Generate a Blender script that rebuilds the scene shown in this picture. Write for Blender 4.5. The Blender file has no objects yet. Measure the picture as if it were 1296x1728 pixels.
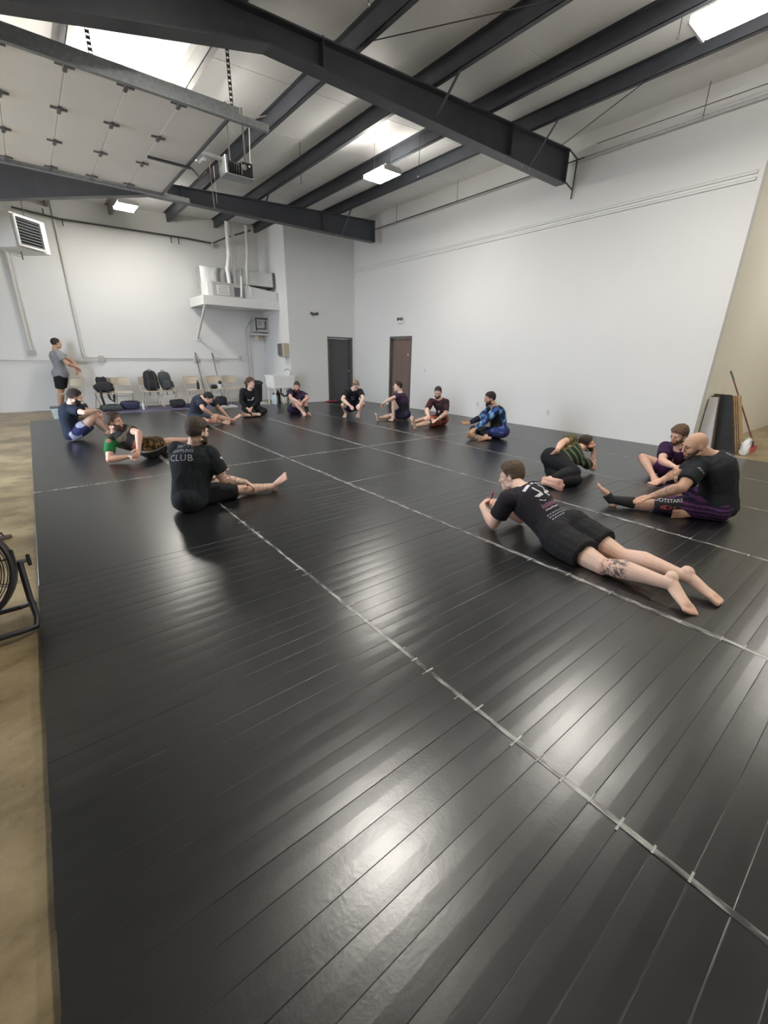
import bpy, math, random
import numpy as np
from mathutils import Vector, Matrix, noise
from mathutils.bvhtree import BVHTree

random.seed(7)
SC = bpy.context.scene
COL = SC.collection

# ------------------------------------------------------------------ camera
CAM_H = 1.5
FPX = 709.4
yaw, pitch, roll = math.radians(38.79), math.radians(20.39), math.radians(-1.0)
fw = Vector((math.sin(yaw)*math.cos(pitch), math.cos(yaw)*math.cos(pitch), -math.sin(pitch)))
rt = Vector((math.cos(yaw), -math.sin(yaw), 0))
dn = fw.cross(rt)
r2 = rt*math.cos(roll) + dn*math.sin(roll)
d2 = -rt*math.sin(roll) + dn*math.cos(roll)
cam_data = bpy.data.cameras.new('camera')
cam = bpy.data.objects.new('camera', cam_data)
COL.objects.link(cam)
cam.matrix_world = Matrix(((r2.x, -d2.x, -fw.x, 0), (r2.y, -d2.y, -fw.y, 0), (r2.z, -d2.z, -fw.z, CAM_H), (0, 0, 0, 1)))
cam_data.sensor_fit = 'VERTICAL'
cam_data.sensor_height = 24.0
cam_data.sensor_width = 18.0
cam_data.lens = FPX/1728*24.0
cam_data.clip_start = 0.02
cam_data.clip_end = 100
SC.camera = cam

# ------------------------------------------------------------------ world, exposure
world = bpy.data.worlds.new('world')
SC.world = world
world.use_nodes = True
world.node_tree.nodes['Background'].inputs[0].default_value = (0.76, 0.84, 0.96, 1)
world.node_tree.nodes['Background'].inputs[1].default_value = 13.0
SC.view_settings.view_transform = 'Standard'
SC.view_settings.look = 'None'
SC.view_settings.gamma = 1.0
SC.view_settings.use_curve_mapping = False
SC.view_settings.exposure = 0.22
TUBE_POWER = 118.0          # emission of the lamps' lit panels
TUBE_COL = (1.0, 0.955, 0.875)

# ------------------------------------------------------------------ materials
def pmat(name, col, rough=.6, metal=0.0, var=.06, scale=8.0, bump=0.0, bscale=60.0, coat=0.0, spec=.5, attr=None, sss=0.0, stretch=None, col2=None):
    m = bpy.data.materials.new(name)
    m.use_nodes = True
    nt = m.node_tree
    b = nt.nodes['Principled BSDF']
    b.inputs['Roughness'].default_value = rough
    b.inputs['Metallic'].default_value = metal
    b.inputs['Coat Weight'].default_value = coat
    b.inputs['Specular IOR Level'].default_value = spec
    tc = nt.nodes.new('ShaderNodeTexCoord')
    src = tc.outputs['Object']
    if stretch:
        mp = nt.nodes.new('ShaderNodeMapping')
        mp.inputs['Scale'].default_value = stretch
        nt.links.new(src, mp.inputs['Vector'])
        src = mp.outputs['Vector']
    nz = nt.nodes.new('ShaderNodeTexNoise')
    nz.inputs['Scale'].default_value = scale
    nz.inputs['Detail'].default_value = 5
    nt.links.new(src, nz.inputs['Vector'])
    mix = nt.nodes.new('ShaderNodeMix')
    mix.data_type = 'RGBA'
    rmp = nt.nodes.new('ShaderNodeMapRange')
    rmp.inputs[1].default_value = .3
    rmp.inputs[2].default_value = .7
    nt.links.new(nz.outputs['Fac'], rmp.inputs[0])
    nt.links.new(rmp.outputs[0], mix.inputs['Factor'])
    if attr:
        at = nt.nodes.new('ShaderNodeAttribute')
        at.attribute_name = attr
        hs = nt.nodes.new('ShaderNodeHueSaturation')
        hs.inputs['Value'].default_value = 1-var*2
        nt.links.new(at.outputs['Color'], hs.inputs['Color'])
        nt.links.new(hs.outputs['Color'], mix.inputs['A'])
        nt.links.new(at.outputs['Color'], mix.inputs['B'])
    else:
        c2 = col2 if col2 else tuple(max(0, c*(1+var)) for c in col)
        c1 = col if col2 else tuple(c*(1-var) for c in col)
        mix.inputs['A'].default_value = (*c1, 1)
        mix.inputs['B'].default_value = (*c2, 1)
    nt.links.new(mix.outputs['Result'], b.inputs['Base Color'])
    if sss:
        b.inputs['Subsurface Weight'].default_value = sss
        b.inputs['Subsurface Radius'].default_value = (.012, .005, .003)
        b.inputs['Subsurface Scale'].default_value = 1.0
    if bump:
        n2 = nt.nodes.new('ShaderNodeTexNoise')
        n2.inputs['Scale'].default_value = bscale
        n2.inputs['Detail'].default_value = 3
        nt.links.new(src, n2.inputs['Vector'])
        bp = nt.nodes.new('ShaderNodeBump')
        bp.inputs['Strength'].default_value = bump
        bp.inputs['Distance'].default_value = .01
        nt.links.new(n2.outputs['Fac'], bp.inputs['Height'])
        nt.links.new(bp.outputs['Normal'], b.inputs['Normal'])
    return m

MT = {}
MT['wall'] = pmat('white_wall_paint', (.68, .68, .67), .75, var=.015, scale=.8, bump=.05, bscale=90)
MT['wall_side'] = pmat('beige_wall_paint', (.78, .76, .66), .7, var=.02, scale=.8, bump=.05, bscale=90)
MT['ceil'] = pmat('white_insulation_facing', (.80, .80, .78), .45, var=.03, scale=1.2, bump=.25, bscale=3)
MT['steel'] = pmat('dark_primer_steel', (.060, .065, .080), .45, var=.12, scale=5, bump=.03)
MT['purlin'] = pmat('dark_painted_purlin', (.055, .060, .074), .5, var=.12, scale=5)
MT['galv'] = pmat('galvanised_steel', (.34, .36, .37), .42, metal=.75, var=.15, scale=25)
MT['duct'] = pmat('shiny_duct_metal', (.72, .74, .75), .22, metal=1, var=.06, scale=6)
MT['grey_metal'] = pmat('grey_furnace_paint', (.42, .41, .40), .5, var=.05)
MT['dgrey'] = pmat('dark_grey_paint', (.10, .10, .11), .5, var=.05)
MT['white_plastic'] = pmat('white_plastic', (.78, .78, .77), .45, var=.02)
MT['white_metal'] = pmat('white_enamel', (.72, .72, .71), .4, var=.02)
MT['panel_door'] = pmat('white_door_skin', (.86, .85, .84), .5, var=.02, scale=2, bump=.05, bscale=200)
MT['conduit'] = pmat('painted_conduit', (.58, .57, .54), .5, var=.03)
MT['pipe_dark'] = pmat('dark_iron_pipe', (.05, .05, .055), .5, var=.1)
MT['black_plastic'] = pmat('black_plastic', (.010, .010, .012), .55, var=.15, bump=.03)
MT['black_fabric'] = pmat('black_bag_nylon', (.016, .017, .020), .8, var=.3, scale=30, bump=.3, bscale=120)
MT['navy_fabric'] = pmat('navy_bag_nylon', (.030, .032, .075), .8, var=.3, scale=20, bump=.3, bscale=100)
MT['grey_fabric'] = pmat('grey_bag_nylon', (.06, .07, .07), .8, var=.3, scale=20, bump=.3, bscale=100)
MT['chair'] = pmat('tan_chair_enamel', (.50, .43, .33), .4, var=.04)
MT['chair_frame'] = pmat('beige_chair_tube', (.50, .45, .37), .35, metal=.2, var=.06)
MT['purple_tarp'] = pmat('purple_floor_sheet', (.085, .075, .14), .55, var=.25, scale=3, bump=.4, bscale=6)
MT['door_brown'] = pmat('brown_door_veneer', (.155, .105, .09), .5, var=.12, scale=3, stretch=(6, 6, .6))
MT['door_frame'] = pmat('grey_door_frame', (.10, .094, .088), .5, var=.04)
MT['door_dark'] = pmat('charcoal_door', (.072, .070, .078), .5, var=.06, scale=2)
MT['wood'] = pmat('raw_lumber', (.46, .32, .17), .7, var=.25, scale=4, stretch=(8, 8, .7), bump=.2, bscale=30)
MT['wood_dark'] = pmat('stained_lumber', (.10, .07, .045), .7, var=.3, scale=4, stretch=(8, 8, .7))
MT['wood_black'] = pmat('black_rubber_board', (.014, .016, .017), .7, var=.3, scale=5)
MT['handle_red'] = pmat('red_brown_handle', (.16, .055, .05), .4, var=.1)
MT['red'] = pmat('red_plastic', (.42, .045, .06), .5, var=.15)
MT['pale_blue'] = pmat('pale_blue_plastic', (.42, .52, .58), .3, var=.08)
MT['teal_box'] = pmat('pale_teal_plastic', (.42, .50, .48), .35, var=.1)
MT['shoe_white'] = pmat('white_shoe_mesh', (.62, .62, .60), .7, var=.1)
MT['sandal'] = pmat('brown_sandal_foam', (.09, .055, .05), .8, var=.2)
MT['cloth'] = pmat('woven_cloth', (1, 1, 1), .85, var=.10, scale=40, bump=.25, bscale=400, attr='col', spec=.25)
MT['skin'] = pmat('skin', (1, 1, 1), .5, var=.05, scale=30, bump=.06, bscale=250, attr='col', sss=.12, spec=.4)
MT['hair'] = pmat('hair', (1, 1, 1), .6, var=.22, scale=60, bump=.8, bscale=150, attr='col', spec=.4)
MT['print_white'] = pmat('white_screen_print', (.62, .62, .66), .8, var=.2, scale=80)
MT['print_grey'] = pmat('grey_screen_print', (.30, .30, .35), .8, var=.2, scale=80)
MT['print_purple'] = pmat('plum_screen_print', (.16, .07, .12), .8, var=.3, scale=60)
MT['print_red'] = pmat('red_screen_print', (.28, .04, .06), .8, var=.3, scale=60)
MT['print_black'] = pmat('black_screen_print', (.01, .01, .012), .8, var=.2, scale=60)
MT['brace'] = pmat('black_neoprene', (.010, .010, .012), .8, var=.2, scale=80)
MT['eye'] = pmat('eye_white', (.36, .33, .31), .2, var=.03)
MT['iris'] = pmat('dark_iris', (.03, .02, .015), .15, var=.1)
MT['water'] = pmat('clear_bottle_plastic', (.55, .60, .62), .15, var=.05)

def emit_mat():
    m = bpy.data.materials.new('lit_panel')
    m.use_nodes = True
    b = m.node_tree.nodes['Principled BSDF']
    b.inputs['Base Color'].default_value = (.9, .9, .9, 1)
    b.inputs['Emission Color'].default_value = (*TUBE_COL, 1)
    b.inputs['Emission Strength'].default_value = TUBE_POWER
    return m
MT['tube'] = emit_mat()

def concrete_mat():
    m = bpy.data.materials.new('worn_concrete')
    m.use_nodes = True
    nt = m.node_tree
    b = nt.nodes['Principled BSDF']
    tc = nt.nodes.new('ShaderNodeTexCoord')
    def nz(scale, det, stretch=None):
        n = nt.nodes.new('ShaderNodeTexNoise')
        n.inputs['Scale'].default_value = scale
        n.inputs['Detail'].default_value = det
        n.inputs['Roughness'].default_value = .65
        if stretch:
            mp = nt.nodes.new('ShaderNodeMapping')
            mp.inputs['Scale'].default_value = stretch
            nt.links.new(tc.outputs['Object'], mp.inputs['Vector'])
            nt.links.new(mp.outputs['Vector'], n.inputs['Vector'])
        else:
            nt.links.new(tc.outputs['Object'], n.inputs['Vector'])
        return n
    a = nz(1.3, 8, (1, 1.5, 1))
    r = nt.nodes.new('ShaderNodeValToRGB')
    e = r.color_ramp.elements
    e[0].position, e[0].color = .36, (.135, .098, .048, 1)
    e[1].position, e[1].color = .64, (.36, .285, .165, 1)
    e.new(.5).color = (.255, .195, .105, 1)
    nt.links.new(a.outputs['Fac'], r.inputs['Fac'])
    s = nz(4, 6, (1, 2.0, 1))
    r2_ = nt.nodes.new('ShaderNodeValToRGB')
    r2_.color_ramp.elements[0].position = .30
    r2_.color_ramp.elements[0].color = (.42, .40, .37, 1)
    r2_.color_ramp.elements[1].position = .45
    r2_.color_ramp.elements[1].color = (1, 1, 1, 1)
    nt.links.new(s.outputs['Fac'], r2_.inputs['Fac'])
    mx = nt.nodes.new('ShaderNodeMix')
    mx.data_type = 'RGBA'
    mx.blend_type = 'MULTIPLY'
    mx.inputs['Factor'].default_value = .8
    nt.links.new(r.outputs['Color'], mx.inputs['A'])
    nt.links.new(r2_.outputs['Color'], mx.inputs['B'])
    # small pits
    v = nt.nodes.new('ShaderNodeTexVoronoi')
    v.inputs['Scale'].default_value = 9
    nt.links.new(tc.outputs['Object'], v.inputs['Vector'])
    pr_ = nt.nodes.new('ShaderNodeMapRange')
    pr_.inputs[1].default_value, pr_.inputs[2].default_value = .05, .09
    pr_.inputs[3].default_value, pr_.inputs[4].default_value = .45, 1
    nt.links.new(v.outputs['Distance'], pr_.inputs[0])
    m2 = nt.nodes.new('ShaderNodeMix')
    m2.data_type = 'RGBA'
    m2.blend_type = 'MULTIPLY'
    m2.inputs['Factor'].default_value = .6
    nt.links.new(mx.outputs['Result'], m2.inputs['A'])
    nt.links.new(pr_.outputs[0], m2.inputs['B'])
    nt.links.new(m2.outputs['Result'], b.inputs['Base Color'])
    rr = nt.nodes.new('ShaderNodeMapRange')
    rr.inputs[3].default_value, rr.inputs[4].default_value = .28, .46
    nt.links.new(a.outputs['Fac'], rr.inputs[0])
    nt.links.new(rr.outputs[0], b.inputs['Roughness'])
    bp = nt.nodes.new('ShaderNodeBump')
    bp.inputs['Strength'].default_value = .25
    bp.inputs['Distance'].default_value = .01
    f = nz(25, 5)
    nt.links.new(f.outputs['Fac'], bp.inputs['Height'])
    nt.links.new(bp.outputs['Normal'], b.inputs['Normal'])
    return m
MT['concrete'] = concrete_mat()

def vinyl_mat(name='black_vinyl'):
    """mat cover: black vinyl with a fine woven grain and slow waviness"""
    m = bpy.data.materials.new(name)
    m.use_nodes = True
    nt = m.node_tree
    b = nt.nodes['Principled BSDF']
    tc = nt.nodes.new('ShaderNodeNewGeometry')
    n0 = nt.nodes.new('ShaderNodeTexNoise')
    n0.inputs['Scale'].default_value = 2.2
    n0.inputs['Detail'].default_value = 6
    nt.links.new(tc.outputs['Position'], n0.inputs['Vector'])
    r = nt.nodes.new('ShaderNodeValToRGB')
    r.color_ramp.elements[0].color = (.0052, .0056, .0066, 1)
    r.color_ramp.elements[1].color = (.0088, .0093, .0106, 1)
    r.color_ramp.elements[0].position = .35
    r.color_ramp.elements[1].position = .7
    nt.links.new(n0.outputs['Fac'], r.inputs['Fac'])
    nt.links.new(r.outputs['Color'], b.inputs['Base Color'])
    rr = nt.nodes.new('ShaderNodeMapRange')
    rr.inputs[1].default_value, rr.inputs[2].default_value = .3, .7
    rr.inputs[3].default_value, rr.inputs[4].default_value = .285, .30
    nt.links.new(n0.outputs['Fac'], rr.inputs[0])
    nt.links.new(rr.outputs[0], b.inputs['Roughness'])
    b.inputs['Specular IOR Level'].default_value = .95
    # grain
    n1 = nt.nodes.new('ShaderNodeTexNoise')
    n1.inputs['Scale'].default_value = 75
    n1.inputs['Detail'].default_value = 2
    nt.links.new(tc.outputs['Position'], n1.inputs['Vector'])
    n2 = nt.nodes.new('ShaderNodeTexNoise')
    n2.inputs['Scale'].default_value = 14
    n2.inputs['Detail'].default_value = 3
    nt.links.new(tc.outputs['Position'], n2.inputs['Vector'])
    ad = nt.nodes.new('ShaderNodeMath')
    ad.operation = 'MULTIPLY_ADD'
    ad.inputs[1].default_value = 2.0
    nt.links.new(n2.outputs['Fac'], ad.inputs[0])
    nt.links.new(n1.outputs['Fac'], ad.inputs[2])
    bp = nt.nodes.new('ShaderNodeBump')
    bp.inputs['Strength'].default_value = .05
    bp.inputs['Distance'].default_value = .006
    nt.links.new(ad.outputs[0], bp.inputs['Height'])
    nt.links.new(bp.outputs['Normal'], b.inputs['Normal'])
    return m
MT['vinyl'] = vinyl_mat()

def tape_mat():
    m = bpy.data.materials.new('worn_seam_tape')
    m.use_nodes = True
    nt = m.node_tree
    b = nt.nodes['Principled BSDF']
    tc = nt.nodes.new('ShaderNodeNewGeometry')
    mp = nt.nodes.new('ShaderNodeMapping')
    mp.inputs['Scale'].default_value = (22, 5, 1)
    nt.links.new(tc.outputs['Position'], mp.inputs['Vector'])
    n = nt.nodes.new('ShaderNodeTexNoise')
    n.inputs['Scale'].default_value = 1.6
    n.inputs['Detail'].default_value = 6
    nt.links.new(mp.outputs['Vector'], n.inputs['Vector'])
    r = nt.nodes.new('ShaderNodeValToRGB')
    r.color_ramp.elements[0].position, r.color_ramp.elements[0].color = .40, (.05, .051, .053, 1)
    r.color_ramp.elements[1].position, r.color_ramp.elements[1].color = .64, (.42, .415, .40, 1)
    nt.links.new(n.outputs['Fac'], r.inputs['Fac'])
    nt.links.new(r.outputs['Color'], b.inputs['Base Color'])
    b.inputs['Roughness'].default_value = .30
    return m
MT['tape'] = tape_mat()
MT['scuff'] = pmat('scuffed_white_crease', (.38, .38, .365), .6, var=.6, scale=30)
MT['vinyl_edge'] = pmat('worn_vinyl_crease', (.034, .034, .035), .32, var=.7, scale=5)
MT['purlin_lit'] = pmat('lit_grey_purlin', (.22, .22, .215), .5, var=.08, scale=5)  # grey of the purlins above the raised door, paled to look lit
# ------------------------------------------------------------------ mesh helpers
ORG = {}
def link(o, parent=None):
    COL.objects.link(o)
    if parent is not None:
        o.parent = parent
    return o

def origin_of(o):
    return ORG.get(o.name, Vector((0, 0, 0)))

def make(name, verts, faces, mat, parent=None, loc=None, smooth=False):
    """one mesh object from world-space vertices"""
    if parent is not None:
        og = origin_of(parent)
    else:
        og = Vector(loc) if loc is not None else Vector((0, 0, 0))
    me = bpy.data.meshes.new(name)
    V = np.asarray(verts, dtype=float).reshape(-1, 3) - np.array(og)
    me.from_pydata([tuple(v) for v in V], [], faces)
    me.update()
    if smooth:
        me.polygons.foreach_set('use_smooth', [True]*len(me.polygons))
        if smooth != 'all':
            me.set_sharp_from_angle(angle=math.radians(38))
    mats = mat if isinstance(mat, (list, tuple)) else [mat]
    for m_ in mats:
        me.materials.append(MT[m_] if isinstance(m_, str) else m_)
    o = bpy.data.objects.new(name, me)
    link(o, parent)
    if parent is None:
        o.location = og
    ORG[o.name] = og
    return o

def tag(o, label, cat, group=None):
    o['label'] = label
    o['category'] = cat
    if group:
        o['group'] = group
    return o

def struct(o):
    o['kind'] = 'structure'
    return o

def thing(name, label, cat, loc, group=None):
    o = bpy.data.objects.new(name, None)
    o.empty_display_size = .1
    COL.objects.link(o)
    o.location = loc
    ORG[o.name] = Vector(loc)
    return tag(o, label, cat, group)

def nrm(v):
    v = np.asarray(v, float)
    return v/(np.linalg.norm(v)+1e-12)

def frame_for(d):
    d = nrm(d)
    a = np.array([0, 0, 1.]) if abs(d[2]) < .9 else np.array([1., 0, 0])
    u = nrm(np.cross(a, d))
    v = np.cross(d, u)
    return u, v

class MB:
    def __init__(self):
        self.v = []
        self.f = []
    def add(self, v, f):
        k = len(self.v)
        self.v += [tuple(map(float, p)) for p in v]
        self.f += [tuple(i+k for i in q) for q in f]
        return self
    def box(self, x0, x1, y0, y1, z0, z1, bev=0.0):
        return self.obox(((x0+x1)/2, (y0+y1)/2, (z0+z1)/2), (1, 0, 0), (0, 1, 0), (x1-x0)/2, (y1-y0)/2, (z1-z0)/2, bev)
    def obox(self, c, u, v, hu, hv, hw, bev=0.0):
        c = np.array(c, float); u = nrm(u); v = nrm(np.asarray(v, float)-u*np.dot(u, v)); w = np.cross(u, v)
        if bev <= 0:
            P = [c+u*hu*a+v*hv*b+w*hw*d for d in (-1, 1) for a, b in ((-1, -1), (1, -1), (1, 1), (-1, 1))]
            return self.add(P, [(3, 2, 1, 0), (4, 5, 6, 7), (0, 1, 5, 4), (1, 2, 6, 5), (2, 3, 7, 6), (3, 0, 4, 7)])
        b = min(bev, hu*.9, hv*.9, hw*.9)
        def ring(eu, ev, d):
            a_, c_ = eu, ev
            pts = []
            for sx, sy in ((-1, -1), (1, -1), (1, 1), (-1, 1)):
                pa = c+u*(sx*(a_-b))+v*(sy*c_)+w*d
                pb = c+u*(sx*a_)+v*(sy*(c_-b))+w*d
                pts += [pb, pa] if sx*sy > 0 and False else ([pb, pa] if (sx, sy) in ((-1, -1), (1, 1)) else [pa, pb])
            return pts
        R = [ring(hu-b, hv-b, -hw), ring(hu, hv, -hw+b), ring(hu, hv, hw-b), ring(hu-b, hv-b, hw)]
        P = [p for r in R for p in r]
        F = []
        for k in range(3):
            for i in range(8):
                j = (i+1) % 8
                F.append((k*8+i, k*8+j, k*8+8+j, k*8+8+i))
        F.append(tuple(reversed(range(8))))
        F.append(tuple(range(24, 32)))
        return self.add(P, F)
    def loft(self, rings, n=12, caps=True):
        """rings: (centre, half-width vector, half-depth vector)"""
        P = []
        F = []
        for c, u, v in rings:
            c = np.asarray(c, float)
            for i in range(n):
                a = 2*math.pi*i/n
                P.append(c+np.asarray(u)*math.cos(a)+np.asarray(v)*math.sin(a))
        for k in range(len(rings)-1):
            for i in range(n):
                j = (i+1) % n
                F.append((k*n+i, k*n+j, k*n+n+j, k*n+n+i))
        if caps:
            F.append(tuple(reversed(range(n))))
            F.append(tuple(range((len(rings)-1)*n, len(rings)*n)))
        return self.add(P, F)
    def cyl(self, p0, p1, r0, r1=None, n=10):
        r1 = r0 if r1 is None else r1
        u, v = frame_for(np.subtract(p1, p0))
        return self.loft([(p0, u*r0, v*r0), (p1, u*r1, v*r1)], n)
    def tube(self, pts, r, n=8, closed=False):
        pts = [np.asarray(p, float) for p in pts]
        m = len(pts)
        rings = []
        u = None
        for i, p in enumerate(pts):
            a = pts[i-1] if (i > 0 or closed) else p
            b = pts[(i+1) % m] if (i < m-1 or closed) else p
            d = nrm(b-a)
            if u is None:
                u, v = frame_for(d)
            else:
                u = nrm(u-d*np.dot(u, d))
                v = np.cross(d, u)
            rr = r[i] if isinstance(r, (list, tuple)) else r
            rings.append((p, u*rr, v*rr))
        if closed:
            k0 = len(self.v)
            self.loft(rings, n, caps=False)
            b0 = (m-1)*n
            for i in range(n):
                j = (i+1) % n
                self.f.append((k0+b0+i, k0+b0+j, k0+j, k0+i))
            return self
        return self.loft(rings, n)
    def ball(self, c, r, ax=None, n=12, m=8):
        c = np.asarray(c, float)
        r = (r, r, r) if np.isscalar(r) else r
        ax = np.eye(3) if ax is None else np.asarray(ax)
        P = [c+ax[2]*r[2]]
        for k in range(1, m):
            th = math.pi*k/m
            for i in range(n):
                a = 2*math.pi*i/n
                P.append(c+ax[0]*r[0]*math.sin(th)*math.cos(a)+ax[1]*r[1]*math.sin(th)*math.sin(a)+ax[2]*r[2]*math.cos(th))
        P.append(c-ax[2]*r[2])
        F = []
        for i in range(n):
            F.append((0, 1+i, 1+(i+1) % n))
        for k in range(m-2):
            for i in range(n):
                j = (i+1) % n
                F.append((1+k*n+i, 1+(k+1)*n+i, 1+(k+1)*n+j, 1+k*n+j))
        L = 1+(m-1)*n
        for i in range(n):
            F.append((L, 1+(m-2)*n+(i+1) % n, 1+(m-2)*n+i))
        return self.add(P, F)
    def lathe(self, c, prof, n=20, axis=(0, 0, 1)):
        u, v = frame_for(axis)
        w = nrm(axis)
        return self.loft([(np.asarray(c, float)+w*z, u*max(r, 1e-4), v*max(r, 1e-4)) for r, z in prof], n)
    def prism(self, poly, a, b):
        """poly: list of 3D points (planar), extruded from offset vector a to b"""
        n = len(poly)
        P = [np.add(p, a) for p in poly]+[np.add(p, b) for p in poly]
        F = [tuple(reversed(range(n))), tuple(range(n, 2*n))]
        for i in range(n):
            j = (i+1) % n
            F.append((i, j, n+j, n+i))
        return self.add(P, F)
    def build(self, name, mat, parent=None, loc=None, smooth=False):
        return make(name, self.v, self.f, mat, parent, loc, smooth)

def copy_tree(o, loc, rotz=0.0, label=None, parent=None):
    c = o.copy()
    COL.objects.link(c)
    if parent is None:
        c.location = loc
        c.rotation_euler = (0, 0, rotz)
        if label:
            c['label'] = label
    else:
        c.parent = parent
    ORG[c.name] = origin_of(o)
    for ch in list(o.children):
        copy_tree(ch, None, 0, None, c)
    return c
# ------------------------------------------------------------------ the shell
FZ = -0.04                        # concrete level, the mats' top is z = 0
XR, YB, YC = 8.94, 14.75, 12.9    # side wall, back wall, front of the boxed-out corner
XC = 6.47                         # left face of the boxed-out corner
XL, YN, XE = -3.6, -7.0, 16.0
def roof_z(x):
    return 4.72+.055*x            # top of the rafters / underside of the purlins
struct(MB().box(XL-.2, XE+.2, YN-.2, YB+.2, FZ-.2, FZ).build('floor', 'concrete'))
m = MB()
xs = [XL-.2, XE+.2]
m.prism([(xs[0], YN-.2, roof_z(xs[0])+.21), (xs[1], YN-.2, roof_z(xs[1])+.21), (xs[1], YN-.2, roof_z(xs[1])+.35), (xs[0], YN-.2, roof_z(xs[0])+.35)], (0, 0, 0), (0, YB-YN+.4, 0))
roof = struct(m.build('ceiling', 'ceil'))
# lapped edges of the insulation blanket, running with the beams
for y in (1.6, 3.1, 4.5, 7.0, 8.5, 10.0):
    m = MB()
    x0, x1 = 0.0, 8.9
    m.prism([(x0, y, roof_z(x0)+.206), (x1, y, roof_z(x1)+.206), (x1, y, roof_z(x1)+.213), (x0, y, roof_z(x0)+.213)], (0, 0, 0), (0, .06, 0))
    m.build('insulation_lap', 'ceil', roof)
HT = 6.0
struct(MB().box(XL-.2, XC, YB, YB+.15, FZ, HT).build('wall_back', 'wall'))
wl = MB().box(XL-.2, XL, YN, 6.15, FZ, HT).build('wall_left', 'wall')       # left wall with the open overhead doorway
struct(wl)
MB().box(XL-.2, XL, 9.85, YB, FZ, HT).build('wall_length', 'wall', wl)
MB().box(XL-.2, XL, 6.15, 9.85, 4.05, HT).build('wall_header', 'wall', wl)
struct(MB().box(XL-14, XL-.2, -8, 24, FZ-.25, FZ-.05).build('floor_outside', 'concrete'))
struct(MB().box(XL-.2, XE+.2, YN-.2, YN, FZ, HT).build('wall_front', 'wall'))
struct(MB().box(XE, XE+.2, YN, 2.6, FZ, HT).build('wall_far', 'wall_side'))
struct(MB().box(XR+.16, XE, 2.43, 2.6, FZ, HT).build('wall_side', 'wall_side'))
# side wall with the doorway (built of three lengths round the opening)
D2a, D2b, DH = 9.95, 10.98, 2.06
wr = MB().box(XR, XR+.16, 2.43, D2a, FZ, HT).build('wall_right', 'wall')
struct(wr)
MB().box(XR, XR+.16, D2b, YC+.16, FZ, HT).build('wall_length', 'wall', wr)
MB().box(XR, XR+.16, D2a, D2b, DH, HT).build('wall_header', 'wall', wr)
D1a, D1b = 7.84, 8.84
wc = MB().box(XC, D1a, YC, YC+.16, FZ, HT).build('wall_corner', 'wall')
struct(wc)
MB().box(D1b, XR, YC, YC+.16, FZ, HT).build('wall_length', 'wall', wc)
MB().box(D1a, D1b, YC, YC+.16, DH, HT).build('wall_header', 'wall', wc)
MB().box(XC, XC+.15, YC+.16, YB, FZ, HT).build('wall_return', 'wall', wc)
# two shallow raised bands along the side wall, modelled in place of shadow stripes
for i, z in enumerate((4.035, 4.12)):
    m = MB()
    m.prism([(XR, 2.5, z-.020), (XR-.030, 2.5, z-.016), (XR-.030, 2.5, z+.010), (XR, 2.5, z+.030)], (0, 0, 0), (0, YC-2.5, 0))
    o = m.build('shadow_band_%d' % (i+1), 'wall')
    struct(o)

# doors
def door(name, axis, a, b, wall, slab_mat, swing, knob_side):
    """frame and slab in an opening; axis 'x': opening along x in a wall of constant y"""
    def B(mb, s0, s1, d0, d1, z0, z1, bev=0.0):
        if axis == 'x':
            mb.box(s0, s1, wall+d0, wall+d1, z0, z1, bev)
        else:
            mb.box(wall+d0, wall+d1, s0, s1, z0, z1, bev)
        return mb
    fwid = .055
    f = MB()
    B(f, a, a+fwid, -.012, .165, FZ, DH, .004)
    B(f, b-fwid, b, -.012, .165, FZ, DH, .004)
    B(f, a+fwid, b-fwid, -.012, .165, DH-fwid, DH, .004)
    d = f.build(name, 'door_frame')
    struct(d)
    B(MB(), a+fwid+.003, b-fwid-.003, .085, .125, .01+FZ, DH-fwid-.003).build('door_slab', slab_mat, d)
    st = MB()
    B(st, a+fwid, a+fwid+.014, .07, .085, FZ, DH-fwid)
    st.build('door_stop', 'door_frame', d)
    ks = b-fwid-.07 if knob_side > 0 else a+fwid+.07
    k = MB()
    if axis == 'x':
        k.lathe((ks, wall+.085, .98), [(.028, 0), (.028, -.008), (.012, -.012), (.012, -.04), (.026, -.045), (.026, -.065), (.008, -.07)], 14, (0, 1, 0))
    else:
        k.lathe((wall+.085, ks, .98), [(.028, 0), (.028, -.008), (.012, -.012), (.012, -.04), (.026, -.045), (.026, -.065), (.008, -.07)], 14, (1, 0, 0))
    k.build('door_knob', 'galv', d, smooth=True)
    return d
door('door_1', 'x', D1a, D1b, YC, 'door_dark', 1, 1)
d2_ = door('door_2', 'y', D2a, D2b, XR, 'door_brown', 1, -1)
MB().box(XR+.078, XR+.086, 10.18, 10.21, 1.52, 1.57).build('door_sticker', 'white_plastic', d2_)
MB().box(XR+.05, XR+.085, 10.10, 10.16, .05, .11, .01).build('door_stopper', 'white_plastic', d2_)
# closers behind / floor threshold strip
MB().box(D1a, D1b, YC-.012, YC+.16, FZ, FZ+.012).build('threshold', 'galv', bpy.data.objects['door_1'])

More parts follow.
